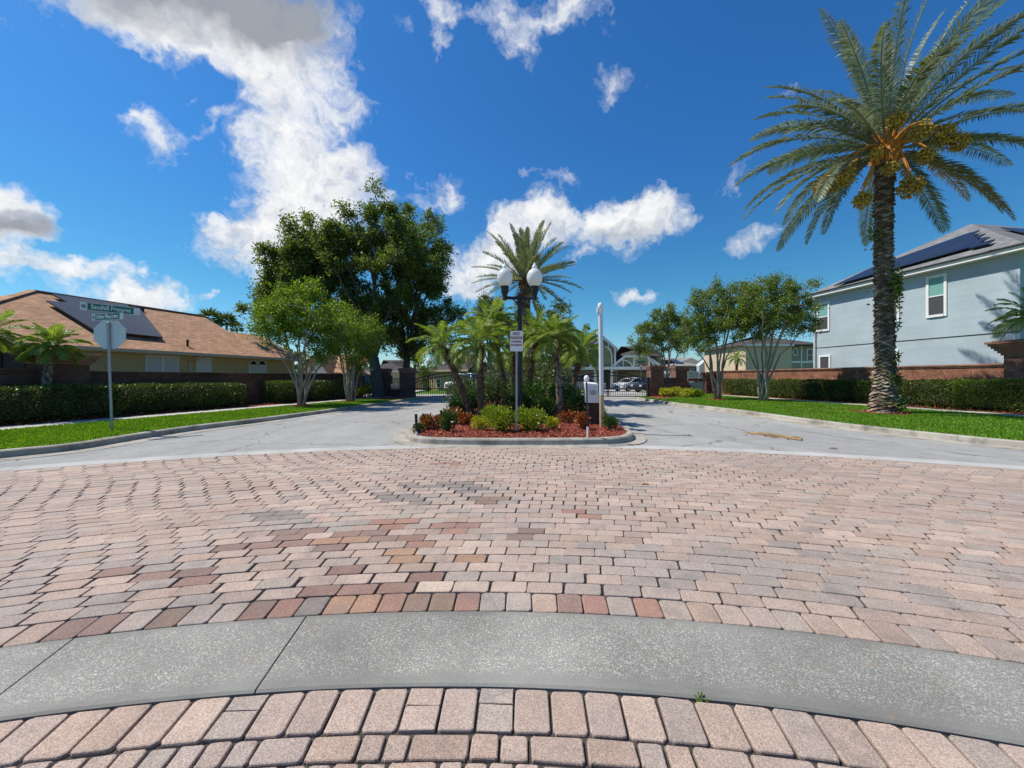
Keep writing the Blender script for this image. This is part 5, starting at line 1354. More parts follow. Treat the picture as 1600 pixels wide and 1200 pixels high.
# house with white garage behind the oak
Yo = 46.0; ho = thing('house', (0, Yo, 0), 'house with grey roof and white garage seen through the left iron fence', 'house')
b = MB(); b.box(gx(552,Yo), gx(640,Yo), .0, 9, -.1, gz(582,Yo)); b.build('wall', m_beige, ho)
b = MB(); hip(b, gx(546,Yo), gx(646,Yo), -.5, 9.4, gz(580,Yo), gz(560,Yo)-gz(580,Yo)); b.build('roof', m_roofdk, ho)
b = MB(); b.box(gx(546,Yo), gx(646,Yo), -.56, -.51, gz(582,Yo), gz(579,Yo)); b.build('fascia', m_white, ho)
b = MB(); b.box(gx(560,Yo), gx(588,Yo), -.05, -.005, 0, 2.15); b.build('garage_door', m_white, ho); window(ho, gx(606,Yo), gx(614,Yo), gz(600,Yo), gz(586,Yo), -.005, fw=.1)
# small gabled brick house behind the left wall
Yg = 34.0; hw = thing('house', (0, Yg, 0), 'house with white gable and brown roof between the left crape myrtles', 'house')
b = MB(); b.box(gx(470,Yg), gx(528,Yg), .3, 8, -.1, gz(582,Yg)); b.build('wall', m_stone, hw)
b = MB(); b.xprism([(gx(474,Yg),gz(583,Yg)),(gx(513,Yg),gz(583,Yg)),(gx(495,Yg),gz(556,Yg))], .1, .6); b.build('gable', m_white, hw)
b = MB()
for (p, q) in (((470,585.5),(495,553)),((495,553),(517,585.5))):
    v = [(gx(p[0],Yg),-.25,gz(p[1],Yg)),(gx(q[0],Yg),-.25,gz(q[1],Yg)),(gx(q[0],Yg),6,gz(q[1],Yg)),(gx(p[0],Yg),6,gz(p[1],Yg))]; b.add(v+[(a,b2,c2-.15) for a,b2,c2 in v], [(0,1,2,3),(7,6,5,4),(0,4,5,1),(1,5,6,2),(2,6,7,3),(3,7,4,0)])
hip(b, gx(490,Yg), gx(534,Yg), .62, 8.4, gz(584,Yg), 1.9); b.build('roof', m_roofbr, hw)
window(hw, gx(484,Yg), gx(489,Yg), gz(579,Yg), gz(570,Yg), .1, fw=.07)

# --- cars beyond the gates
m_tyre = M('tyre_rubber', (.018,.018,.018), .85, .2, 20, .2, 100); m_rim = M('alloy_rim', (.45,.45,.46), .3, .1, 20, 0, 1, .002, .9)
m_carw = M('white_car_paint', (.78,.78,.78), .22, .03, 2, 0); m_card = M('dark_blue_car_paint', (.02,.025,.04), .2, .1, 2, 0); m_carg = M('silver_car_paint', (.40,.42,.45), .25, .05, 2, 0, 1, .002, .5)
m_lamp = M('tail_lamp', (.35,.01,.01), .2, .1, 5, 0); m_hlamp = M('head_lamp', (.7,.72,.74), .1, .05, 5, 0); m_cglass = glassmat('car_glass', (.015,.018,.02))
def car(label, x, y, rotz, paint, kind='sedan'):
    r = thing('parked_car' if kind != 'truck' else 'pickup_truck', (x, y, 0), label, 'car' if kind != 'truck' else 'pickup truck', 'cars parked beyond the gates', rotz)
    if kind == 'sedan':
        body = [(-2.28,.34),(-2.3,.62),(-2.22,.90),(-1.55,1.0),(.85,.98),(1.9,.84),(2.22,.70),(2.3,.5),(2.25,.28),(-2.2,.26)]; cab = [(-1.75,.98),(-1.05,1.40),(.0,1.44),(.55,1.36),(1.25,.96)]; W = .9
    elif kind == 'suv':
        body = [(-2.25,.38),(-2.3,.7),(-2.25,1.05),(1.0,1.05),(1.95,.98),(2.25,.8),(2.28,.5),(2.22,.32),(-2.2,.3)]; cab = [(-2.2,1.04),(-1.95,1.66),(.2,1.70),(.55,1.62),(1.25,1.04)]; W = .93
    else:
        body = [(-2.75,.5),(-2.78,1.15),(-.75,1.15),(-.74,1.08),(1.25,1.08),(2.5,1.02),(2.7,.85),(2.72,.5),(2.6,.4),(-2.7,.42)]; cab = [(-.85,1.07),(-.72,1.82),(.35,1.86),(.65,1.78),(1.35,1.07)]; W = .98
    b = MB(); n = len(body); v = []
    for yy, sc_ in ((-W,0),(-W*.93,1),(W*.93,1),(W,0)):
        for px, pz in body: v.append((px*(1 if sc_ else .985), yy, pz+(.0 if not sc_ else (.02 if pz > .6 else -.02))))
    f = [tuple(range(n)), tuple(range(4*n-1,3*n-1,-1))]
    for a in range(3):
        for i in range(n): f.append((a*n+i, (a+1)*n+i, (a+1)*n+(i+1)%n, a*n+(i+1)%n))
    b.add(v, f); k = len(cab); cv = [(px, -W*(.97-.20*(pz-cab[0][1])/.6), pz) for px, pz in cab]
    rv = [(px*1.0, s*W*(.99-.20*(pz-cab[0][1])/.6), pz) for s in (-1,1) for px, pz in cab]
    # pillars and roof skin
    for s in (0, k):
        for i in range(k-1):
            if i in (1, 2): continue
            b.bar(rv[s+i], rv[s+i+1], .06, .06)
        mid = ((cab[1][0]+cab[-2][0])/2); b.bar((mid, rv[s][1], cab[0][1]), (mid, rv[s+1][1], cab[1][1]), .07, .05)
    q = [rv[1], rv[2], rv[3], rv[k+3], rv[k+2], rv[k+1]]; b.add([(a,c,d+.015) for a,c,d in q]+[(a,c,d-.05) for a,c,d in q], [(0,1,4,5),(1,2,3,4),(6,11,10,7),(7,10,9,8)]+[(i,6+i,6+(i+1)%6,(i+1)%6) for i in range(6)])
    b.build('body', paint, r)
    w = MB(); v = [(px*.985, -W*(.95-.20*(pz-cab[0][1])/.6), pz-.02) for px, pz in cab] + [(px*.985, W*(.95-.20*(pz-cab[0][1])/.6), pz-.02) for px, pz in cab]
    w.add(v, [tuple(range(k)), tuple(range(2*k-1,k-1,-1))] + [(i,k+i,k+(i+1)%k,(i+1)%k) for i in range(k)]); w.build('window', m_cglass, r)
    wr_ = .33 if kind == 'sedan' else .38
    for wx in (body[0][0]+.85, body[-3][0]-.85):
        for s in (-1, 1):
            t = MB(); t.lathe([(wr_*.6,-.1),(wr_*.95,-.11),(wr_,-.07),(wr_,.07),(wr_*.95,.11),(wr_*.6,.1)], 16)
            o = t.build('wheel', m_tyre, r); o.location = (wx, s*(W-.10), wr_); o.rotation_euler = (R(90),0,0)
            t = MB(); t.lathe([(wr_*.15,-.13),(wr_*.58,-.112),(wr_*.58,.112),(wr_*.15,.13)], 12); t.build('rim', m_rim, o)
    zf = .68 if kind == 'sedan' else .85; xf = max(p[0] for p in body); xb_ = min(p[0] for p in body)
    for s in (-1, 1):
        t = MB(); t.bbox(xf-.14, xf-.0, s*W*.72-.16, s*W*.72+.16, zf-.08, zf+.07, .02); t.build('headlight', m_hlamp, r)
        t = MB(); t.bbox(xb_-.02, xb_+.12, s*W*.78-.12, s*W*.78+.12, zf-.02, zf+.20, .02); t.build('taillight', m_lamp, r)
    t = MB(); t.bbox(xf-.10, xf+.02, -.45, .45, .42, .58, .02); t.build('grille', m_dark, r)
    return r
car('white car parked on the driveway beyond the right gate', gx(990,42), 42, R(205), m_carw, 'sedan')
car('dark car at the right end of the driveway beyond the right gate', gx(1024,39), 39, R(200), m_card, 'sedan')
car('silver car on the street seen through the gate behind the keypad', gx(905,37), 37, R(8), m_carg, 'suv')
car('white pickup truck beyond the left gate beside the palm trunk', gx(730,38), 38, R(250), m_carw, 'truck')
car('dark car parked before the white garage behind the left iron fence', gx(574,41), 41, R(80), m_card, 'suv')
car('dark car seen over the low red wall by the right gate', gx(1047,46), 46, R(180), m_card, 'sedan')
car('silver car seen through the iron fence under the red and white sign', gx(1095,44), 44, R(180), m_carg, 'sedan')

# --- far plants and palms
for i, (px, py, Y, lb) in enumerate(((328,497,60,'leftmost of the three far fan palms behind the tan house'),(354,502,62,'middle one of the three far fan palms behind the tan house'),(370,512,70,'rightmost and lowest of the three far fan palms behind the tan house'))):
    x, _, z = P(px, py, Y); r = thing('fan_palm', (x, Y, -.1), lb, 'palm tree', 'far fan palms behind the tan house')
    t = MB(); t.tube([(0,0,-.1),(.05,0,z*.5),(0,0,z)], [.22,.17,.18], 8); t.build('trunk', m_grtrunk, r); cr = MB()
    for k in range(26):
        u = k/25; az = k*2.4; el = R(80-125*u); d = np.array([math.cos(az)*math.cos(el), math.sin(az)*math.cos(el), math.sin(el)]); s_ = np.cross(d, [0,0,1.0]); s_ /= np.linalg.norm(s_)
        c0 = np.array([0,0,z+.1]) + d*.55; sz = 1.15 if i < 2 else .85
        n = 13; an = np.linspace(-1.35, 1.35, n); u_ = np.cross(s_, d)
        D = np.array([d*math.cos(a)+s_*math.sin(a) for a in an]); leaf_quads(cr, np.tile(c0,(n,1)), D + u_*.12 + rng.normal(size=(n,3))*.06 - np.array([0,0,.12]), sz, .13)
    cr.build('crown', m_far, r)
b = MB(); n = 9000; a = rng.uniform(-1.35, 1.35, n); rr = rng.uniform(115, 140, n); hz = rng.uniform(0,1,n)**.8*(5.0+2.5*np.sin(a*9)+1.5*np.sin(a*23+1))
leaf_quads(b, np.stack([rr*np.sin(a), rr*np.cos(a), hz], 1), rng.normal(size=(n,3)), 2.0, .6)
tag(b.build('distant_trees', m_far), 'far line of green trees on the horizon behind the houses', 'trees', kind='stuff')
x, _, z = P(1151, 562, 40); pygmy('distant pygmy palm before the low grey house, behind the right wall', (x, 40, -.1), (0,0,z+.1), r=.12, L=1.3, n=26, seed=31, group=None)
sh('round_bush', 'round green bush before the tan house beyond the left gate', 664, 0, 22, 38, m_hedge, 120, .2, 900, Y=43)

# ------------------------------------------------------------------ street furniture
m_pole = M('black_pole', (.018,.019,.020), .5, .25, 12, .15, 80); m_globe = None
def globemat():
    m, t, out = nt('milk_glass'); p = bsdf(t, out, (.86,.87,.86), .22, None, 0, .5)
    tr = t.nodes.new('ShaderNodeBsdfTranslucent'); tr.inputs[0].default_value = (.9,.9,.88,1); mx = t.nodes.new('ShaderNodeMixShader'); mx.inputs[0].default_value = .35
    t.links.new(p.outputs[0], mx.inputs[1]); t.links.new(tr.outputs[0], mx.inputs[2]); t.links.new(mx.outputs[0], out.inputs[0]); return m
m_globe = globemat()
m_signw = M('sign_white', (.78,.79,.80), .4, .04, 4, .02, 40); m_green = M('sign_green', (.008,.16,.11), .4, .08, 4, .02, 40); m_maroon = M('sign_maroon', (.20,.02,.025), .45, .1, 4, .02, 40); m_red = M('sign_red', (.40,.03,.03), .45, .1, 4, .02, 40)
m_tan = M('tan_stained_paint', (.48,.36,.20), .6, .25, 5, .2, 40); m_whitep = M('white_metal_paint', (.66,.68,.70), .45, .08, 4, .05, 60, .003, 0, .4, .35)
m_wood = M('brown_pedestal', (.055,.032,.024), .75, .3, 7, .3, 40); m_greyp = M('grey_metal_box', (.20,.215,.24), .5, .1, 6, .1, 60)

def text(body, size, mat, parent, M4, name='lettering', align='CENTER', squash=1.0, bold=0.0):
    cu = bpy.data.curves.new(name, 'FONT'); cu.body = body; cu.size = size; cu.align_x = align; cu.align_y = 'CENTER'; cu.extrude = .0015; cu.offset = bold; cu.resolution_u = 3
    tmp = bpy.data.objects.new('tmp', cu); COL.objects.link(tmp)
    dg = bpy.context.evaluated_depsgraph_get(); me = bpy.data.meshes.new_from_object(tmp.evaluated_get(dg))
    bpy.data.objects.remove(tmp); bpy.data.curves.remove(cu)
    me.materials.clear(); me.materials.append(mat); me.name = name
    me.transform(Matrix.Diagonal((squash,1,1,1))); me.transform(M4)
    o = bpy.data.objects.new(name, me); COL.objects.link(o); o.parent = parent; return o
def facing(loc, dirx):
    """text plane: reading direction dirx, upright, facing away from dirx x up"""
    x = Vector(dirx).normalized(); z = Vector((0,0,1)); y = z; n = x.cross(z)
    m = Matrix((( x.x, y.x, n.x, loc[0]), (x.y, y.y, n.y, loc[1]), (x.z, y.z, n.z, loc[2]), (0,0,0,1))); return m

# twin globe lamp
Yb = 11.6; lx0 = P(812,0,Yb)[0]; zarm = P(0,465,Yb)[2]-.145
lp = thing('street_lamp', (lx0, Yb, .145), 'black lamp post with two white acorn globes on a cross arm', 'street lamp')
b = MB(); b.lathe([(.16,-.1),(.16,.06),(.13,.10),(.11,.45),(.085,.55),(.075,1.2),(.068,zarm-.25),(.085,zarm-.22),(.085,zarm-.12),(.06,zarm-.1),(.06,zarm+.06),(.02,zarm+.12)], 16); b.build('pole', m_pole, lp, smooth=False)
hw_ = (838-785)/2/F*Yb-.06
b = MB(); b.tube([(-hw_,0,zarm),(-hw_*.5,0,zarm-.015),(0,0,zarm),(hw_*.5,0,zarm-.015),(hw_,0,zarm)], [.05,.045,.05,.045,.05], 8); b.bar((-.22,0,zarm-.03),(0,0,zarm-.24),.03); b.bar((.22,0,zarm-.03),(0,0,zarm-.24),.03)
b.build('cross_arm', m_pole, lp)
for s in (-1, 1):
    b = MB(); zz = zarm; b.lathe([(.055,-.07),(.07,-.04),(.06,.03),(.07,.06),(.095,.14),(.11,.17),(.115,.28),(.125,.30),(.125,.33)], 16, (s*(hw_-.0),0,zz)); b.build('lamp_fitter', m_pole, lp)
    b = MB(); gs_ = 1.12; prof_ = [(.105,.0),(.15,.05),(.19,.13),(.205,.22),(.195,.31),(.15,.40),(.09,.45),(.06,.465),(.072,.49),(.066,.53),(.04,.555),(.028,.58),(.03,.60),(.005,.63)]
    b.lathe([(a_*gs_, c_*gs_) for a_, c_ in prof_], 24, (s*hw_,0,zz+.325)); b.build('globe', m_globe, lp, smooth=True)

# no parking sign
sx, sy, _ = G(807, 675, ZB); st = thing('no_parking_sign', (sx, sy, ZB), 'white no parking sign on a steel post at the island nose', 'sign')
zt, zb2 = P(0,517,sy)[2]-ZB, P(0,549,sy)[2]-ZB; wd = 20/F*sy/2
b = MB(); b.box(-.015,.015,-.005,.025,-.15,zt+.01); b.box(-.023,-.0155,-.004,.0,-.15,zt); b.box(.0155,.023,-.004,.0,-.15,zt); b.build('post', m_metal, st)
b = MB(); pts = []
for cxx, czz, a0 in ((wd-.03,zt-.03,0),(-wd+.03,zt-.03,90),(-wd+.03,zb2+.03,180),(wd-.03,zb2+.03,270)):
    for k in range(4): pts.append((cxx+.03*math.cos(R(a0+30*k)), czz+.03*math.sin(R(a0+30*k))))
b.xprism(pts, -.012, -.006); pl = b.build('sign_plate', m_signw, st)
hgt = zt-zb2; zm = (zt+zb2)/2
for s_, zz, sz, sq in (('NO',.35,.105,1.0),('PARKING',.15,.094,.74),('STOPPING',-.04,.062,.84),('STANDING',-.20,.062,.84)):
    text(s_, sz, m_maroon, pl, facing((-.002, -.0135, zm+hgt*zz), (1,0,0)), squash=sq, bold=.0025)
b = MB(); b.lathe([(.012,0),(.009,.006)], 8); 

# stop sign with street blades, seen from behind
sx, sy, _ = G(174, 672, ZL); ss = thing('stop_sign', (sx, sy, ZL), 'stop sign seen from behind, two green street name blades on top', 'sign')
lean = Vector((-.10, 0, 1)); ztop = 2.72
b = MB(); b.tube([(0.02,0,-.15),(-.04,0,1.4),(-.085,0,ztop)], .029, 10); b.build('pole', m_metal, ss)
dx = Vector((.99,.12,0)).normalized(); nx = Vector((-.12,.99,0)).normalized(); zc_ = P(0,522,sy)[2]-ZL; rr = .395
c0 = Vector((-.075,0,zc_)) + nx*.045
b = MB(); ring = [c0 + dx*(rr*math.cos(R(22.5+45*k))) + Vector((0,0,rr*math.sin(R(22.5+45*k)))) for k in range(8)]
v = [tuple(p-nx*.004) for p in ring]+[tuple(p+nx*.004) for p in ring]; b.add(v, [tuple(range(8)), tuple(range(15,7,-1))]+[(k,8+k,8+(k+1)%8,(k+1)%8) for k in range(8)]); b.build('sign_plate', m_alum, ss)
b = MB(); ring = [c0 + nx*.0055 + dx*(rr*.97*math.cos(R(22.5+45*k))) + Vector((0,0,rr*.97*math.sin(R(22.5+45*k)))) for k in range(8)]; v = [tuple(p-nx*.001) for p in ring]+[tuple(p+nx*.001) for p in ring]; b.add(v, [tuple(range(8)), tuple(range(15,7,-1))]+[(k,8+k,8+(k+1)%8,(k+1)%8) for k in range(8)]); b.build('sign_face', m_red, ss)
b = MB()
for z in (.22,-.22):
    p = c0 - nx*.012 + Vector((0,0,z)); b.obox(p, dx*.03, nx*.012, Vector((0,0,.015)))
b.build('bracket', m_metal, ss)
def blade(zc, dirx, L, h, off, words, size, sq):
    d = Vector(dirx).normalized(); n = d.cross(Vector((0,0,1))); c = Vector((-.085,0,zc)) + d*off
    b = MB(); b.obox(c, d*(L/2), n*.004, Vector((0,0,h/2))); o = b.build('name_blade', m_green, ss)
    b = MB()
    for z in (h/2-.006, -h/2+.006): b.obox(c+Vector((0,0,z)), d*(L/2-.004), n*.0052, Vector((0,0,.004)))
    b.build('border', m_signw, o)
    b = MB(); b.obox(c - d*(L/2+.062), d*.0605, n*.0042, Vector((0,0,h/2))); b.build('end_plate', m_alum, o); b = MB(); b.obox(c + d*(L/2+.062), d*.0605, n*.0042, Vector((0,0,h/2))); b.build('end_plate', m_alum, o)
    b = MB(); cc = c - d*(L/2+.062) + n*.0052; k = 14; ring = [cc + d*(.042*math.cos(2*math.pi*i/k)) + Vector((0,0,.048*math.sin(2*math.pi*i/k))) for i in range(k)]
    b.add([tuple(p) for p in ring]+[tuple(p+n*.002) for p in ring], [tuple(range(k,2*k))]+[(i,(i+1)%k,k+(i+1)%k,k+i) for i in range(k)]); b.build('emblem', m_greyp, o)
    text(words, size, m_signw, o, facing(c + n*.0075, d), squash=sq, bold=.002)
zu, zl_ = P(0,483,sy)[2]-ZL, P(0,492.5,sy)[2]-ZL
blade(zu+.015, (.55,.80,0), 0.84, .19, .06, 'Sandhill Preserve', .15, .70)
blade(zl_-.035, (1.0,-.26,0), .86, .17, -.02, 'Arbor Meadows', .145, .80)
b = MB(); b.lathe([(.034,ztop-.10),(.034,ztop+.0),(.012,ztop+.01),(.012,ztop+.02)], 8, (-.085,0,0)); b.bbox(-.10,-.07,-.014,.014,zl_+.05,zl_+.075,.003); b.build('pole_cap', m_metal, ss)

# white pole with tan foot
px_, py_, _ = G(940, 668, ZB); wp = thing('camera_pole', (px_, py_, ZB), 'tall white pole with tan stained foot at the right of the island', 'pole'); zt = P(0,473,py_)[2]-ZB
b = MB(); b.tube([(.0,0,.85),(-.03,0,zt-.13)], [.057,.057], 14); b.build('pole', m_whitep, wp)
b = MB(); b.tube([(.01,0,-.15),(.0,0,.851)], [.060,.060], 14); b.build('pole_foot', m_tan, wp)
b = MB(); b.lathe([(.063,zt-.32),(.063,zt-.30),(.058,zt-.295),(.058,zt-.24),(.063,zt-.235),(.063,zt-.215),(.058,zt-.21),(.058,zt-.13),(.066,zt-.12),(.066,zt-.06),(.05,zt-.02),(.02,zt)], 14, (-.03,0,0)); b.bbox(-.125,-.08,-.04,.04,zt-.26,zt-.12,.01); b.build('pole_top', m_signw, wp)

# keypad box on a brown pedestal
kx, ky, _ = G(930, 664, ZB); kp = thing('gate_keypad', (kx, ky, ZB), 'white keypad box on a brown pedestal beside the white pole', 'keypad')
z0, z1 = P(0,629,ky)[2]-ZB, P(0,598,ky)[2]-ZB; s = ky/F
b = MB(); b.bbox(-7*s, 7.5*s, .02, .32, -.1, z0+.0, .02); b.bbox(-8.5*s, 9*s, .0, .36, -.1, .10, .02); b.build('pedestal', m_wood, kp)
b = MB(); b.bbox(-.5*s, 13*s, .08, .42, z0-.04, z1-.06, .02); b.build('grey_cabinet', m_greyp, kp)
bx_ = MB(); V0 = [(-16.5*s,-.10,z1-.01),(2*s,-.16,z1-.04),(2*s,.10,z1+.0),(-16.5*s,.16,z1+.03),(-15*s,-.08,z0+.0),(4.5*s,-.12,z0+.0),(4.5*s,.075,z0+.0),(-15*s,.12,z0+.0)]
bx_.add(V0, [(0,1,2,3),(7,6,5,4),(0,4,5,1),(1,5,6,2),(2,6,7,3),(3,7,4,0)]); kb = bx_.build('keypad_box', m_signw, kp)
b = MB(); b.obox((-6*s,-.133,z1-.13), (.135,-.018,0), (0,.004,0), (.006,0,.055)); b.obox((-5.5*s,-.128,z1-.265), (.13,-.016,0), (0,.004,0), (.006,0,.06)); b.build('keypad_panel', m_alum, kb)
b = MB()
for i in range(4):
    for j in range(3): b.obox((-8*s+.05*j,-.142-.006*j,z1-.22-.03*i), (.015,-.002,0), (0,.005,0), (0,0,.009))
b.build('keys', m_greyp, kb)
# slim post with a lamp head in front of it
qx, qy, _ = G(918, 684, ZB); zz = P(0,590,qy)[2]-ZB
pl = thing('camera_post', (qx, qy, ZB), 'slim dark post with small white camera head before the keypad box', 'post')
b = MB(); b.tube([(.0,0,.24),(-.02,0,zz-.06)], .016, 8); b.build('post', m_pole, pl); b = MB(); b.tube([(0,0,-.1),(0,0,.241)], .02, 8); b.build('post_foot', m_signw, pl)
b = MB(); b.lathe([(.025,-.09),(.055,-.06),(.06,-.01),(.045,.03),(.015,.05)], 12, (-.02,0,zz)); b.build('camera_head', m_signw, pl)
# path lights
for (bxp, byp, typ, lb) in ((651,681,647,'black path light stake with white foot at the left of the island'),(690,664,641,'black path light stake behind the round green bush')):
    x, y, _ = G(bxp, byp, ZB); z = P(0,typ,y)[2]-ZB; r = thing('path_light', (x,y,ZB), lb, 'path light', 'path light stakes in the island')
    b = MB(); b.tube([(0,0,.10),(-.015,0,z)], [.026,.034], 10); b.build('stake', m_pole, r); b = MB(); b.lathe([(.022,-.08),(.026,.0),(.026,.09),(.02,.102)], 10); b.build('foot', m_signw, r)

# red and white notice right of the right gate pillars
x, y, _ = G(1083, 621, ZL); nb = thing('notice_sign', (x, y, ZL), 'red and white notice board on two short posts before the right fence', 'sign'); s = y/F
b = MB(); b.box(-.085,-.04,-.02,.02,-.1,P(0,582,y)[2]-ZL); b.box(.07,.115,-.02,.02,-.1,P(0,582,y)[2]-ZL); b.build('post', m_metal, nb); b = MB(); b.box(-.14,.10,-.05,.05,-.1,.28); b.build('post_sleeve', m_pole, nb)
za1, za0 = P(0,580.5,y)[2]-ZL, P(0,595.5,y)[2]-ZL; hw2 = 8.7*s
b = MB(); b.box(-hw2, hw2, -.04, -.025, za0, za1); pb = b.build('board', m_signw, nb)
b = MB(); zz = za0+(za1-za0)*.28; b.box(-hw2+.01, hw2-.01, -.046, -.041, za0+.01, zz); b.build('red_band', m_red, pb)
b = MB()   # lettering too small to read in the photograph: broken red strokes
q = random.Random(4)
for row, h_ in ((.80,.075),(.62,.05),(.46,.05)):
    zr_ = za0+(za1-za0)*row; xx = -hw2+.06
    while xx < hw2-.08:
        w_ = q.uniform(.018,.04); b.box(xx, xx+w_, -.046, -.041, zr_-h_/2*q.uniform(.7,1), zr_+h_/2); xx += w_+q.choice((.014,.018,.045))
b.build('lettering', m_red, pb)

# yield sign on the far side of the street
Yy = 38.0; x, _, zt = P(1002,568.5,Yy); zb3 = P(0,577.8,Yy)[2]
ys = thing('yield_sign', (x, Yy, 0), 'red and white triangular yield sign with small green blade beyond the right gate', 'sign'); hw3 = 5.2*Yy/F
b = MB(); b.box(-.03,.03,.0,.05,-.1,zt+.35); b.build('post', m_metal, ys)
b = MB(); b.xprism([(-hw3,zt),(hw3,zt),(0,zb3)], -.02, -.01); yp = b.build('sign_plate', m_red, ys)
b = MB(); zc2 = zt-.09; b.xprism([(-hw3*.60,zt-.11),(hw3*.60,zt-.11),(0,zb3+.17)], -.028, -.021); b.build('sign_face', m_signw, yp)
b = MB(); b.box(-.42,.42,-.012,.012,zt+.10,zt+.28); b.build('name_blade', m_green, ys)
# far street lamp
Yf = 44.0; x, _, zt = P(669,560,Yf); fl = thing('street_lamp', (x, Yf, 0), 'far black street lamp with single white globe beyond the left gate', 'street lamp')
b = MB(); b.lathe([(.13,-.1),(.12,.5),(.07,.6),(.055,zt-.75),(.11,zt-.70),(.12,zt-.62)], 10); b.build('pole', m_pole, fl)
b = MB(); b.lathe([(.12,zt-.62),(.24,zt-.5),(.27,zt-.35),(.2,zt-.14),(.08,zt-.05),(.02,zt+.08)], 12); b.build('globe', m_globe, fl, smooth=True)
x, y, _ = P(714.5,0,30.5); gp = thing('gate_operator_post', (x, 30.5, 0), 'dark upright post just behind the left gate', 'post')
b = MB(); b.lathe([(.14,-.1),(.14,.2),(.11,.24),(.105,2.1),(.13,2.14),(.13,2.2),(.03,2.28)], 12); b.build('post', m_pole, gp)
b = MB(); b.bbox(-.16,.16,-.24,-.115,1.15,1.5,.015); b.build('control_box', m_iron, gp)

# fallen frond stalk and scraps on the right lane
a, c = G(1163, 675, .02), G(1253, 687, .02); m_dry = M('dry_frond_stalk', (.36,.22,.10), .8, .3, 10, .4, 60)
fs = thing('fallen_stalk', a, 'dry brown palm frond stalk lying on the right lane', 'palm debris'); d = np.array(c)-np.array(a)
b = MB(); b.tube([(0,0,0),tuple(d*.35+np.array([.05,.09,.01])),tuple(d*.7+np.array([.02,.03,.02])),tuple(d)], [.012,.016,.022,.034], 6); b.build('rib', m_dry, fs)
b = MB(); k = 60; t = rng.uniform(0,.8,k)[:,None]; leaf_quads(b, d[None]*t + rng.normal(size=(k,3))*np.array([.05,.06,.004])+np.array([0,.05,.01]), d[None]*.6+rng.normal(size=(k,3))*np.array([.4,.4,.04]), .34, .07); b.build('leaflets', m_dry, fs)
for px, py, r_, lb in ((1302,701,.09,'small dark scrap of bark lying on the right lane'),(1008,757,.05,'small brown leaf scrap on the pavers')):
    x, y, _ = G(px, py, .02); o = thing('leaf_scrap', (x, y, .018), lb, 'debris'); b = MB(); b.tube([(-r_,0,.0),(-r_*.3,r_*.2,.012),(r_*.5,-.1*r_,.008),(r_,.1*r_,0)], [.006,.016,.018,.005], 5); b.build('scrap', m_dry, o)
x, y, _ = G(1093, 1097, .0); w = thing('weed', (x, y, .0), 'tiny green weed growing in the joint beside the concrete band', 'weed'); b = MB(); leaf_quads(b, rng.normal(size=(26,3))*np.array([.018,.008,.004])+np.array([0,0,.015]), rng.normal(size=(26,3))+np.array([0,0,.5]), .02, .4); b.build('leaves', m_crape, w)

# ------------------------------------------------------------------ sky, sun, camera
w = bpy.data.worlds.new('World'); scene.world = w; w.use_nodes = True; t = w.node_tree; t.nodes.clear()
wo = t.nodes.new('ShaderNodeOutputWorld'); bg = t.nodes.new('ShaderNodeBackground'); t.links.new(bg.outputs[0], wo.inputs[0])
az = math.atan2(SUN_AZ[0], SUN_AZ[1])
sky = t.nodes.new('ShaderNodeTexSky'); sky.sky_type = 'NISHITA'; sky.sun_disc = False; sky.sun_elevation = R(SUN_EL); sky.sun_rotation = az % (2*math.pi)
sky.air_density = 1.0; sky.dust_density = SKY_DUST; sky.ozone_density = SKY_OZ
tc = t.nodes.new('ShaderNodeTexCoord').outputs['Generated']
hs0 = N(t, 'ShaderNodeHueSaturation', ins={'Saturation': SKY_SAT, 'Value': SKY_VAL, 'Color': sky.outputs[0]})
sz_ = N(t, 'ShaderNodeSeparateXYZ', ins={0: tc}).outputs[2]
tint = ramp(t, sz_, [(0.0, (.80,.93,1.05)), (.06, (.60,.91,1.08)), (.20, (.41,.87,1.0)), (.45, SKY_TINT)])
hs = N(t, 'ShaderNodeVectorMath', operation='MULTIPLY', ins={0: hs0.outputs[0], 1: tint})
def pdir(px, py): return Vector(((px-CX)/F, 1, -(py-HY)/F)).normalized()
wn = noise(t, tc, 7, 4, .6); off = N(t, 'ShaderNodeVectorMath', operation='SUBTRACT', ins={0: wn.outputs['Color'], 1: (.5,.5,.5)})
wn2 = noise(t, tc, 26, 4, .65); off2 = N(t, 'ShaderNodeVectorMath', operation='SUBTRACT', ins={0: wn2.outputs['Color'], 1: (.5,.5,.5)})
wv = N(t, 'ShaderNodeVectorMath', operation='MULTIPLY_ADD', ins={0: off.outputs[0], 1: (.14,.14,.14)}); t.links.new(tc, wv.inputs[2])
wv2 = N(t, 'ShaderNodeVectorMath', operation='MULTIPLY_ADD', ins={0: off2.outputs[0], 1: (.045,.045,.045)}); t.links.new(wv.outputs[0], wv2.inputs[2])
W = wv2.outputs[0]
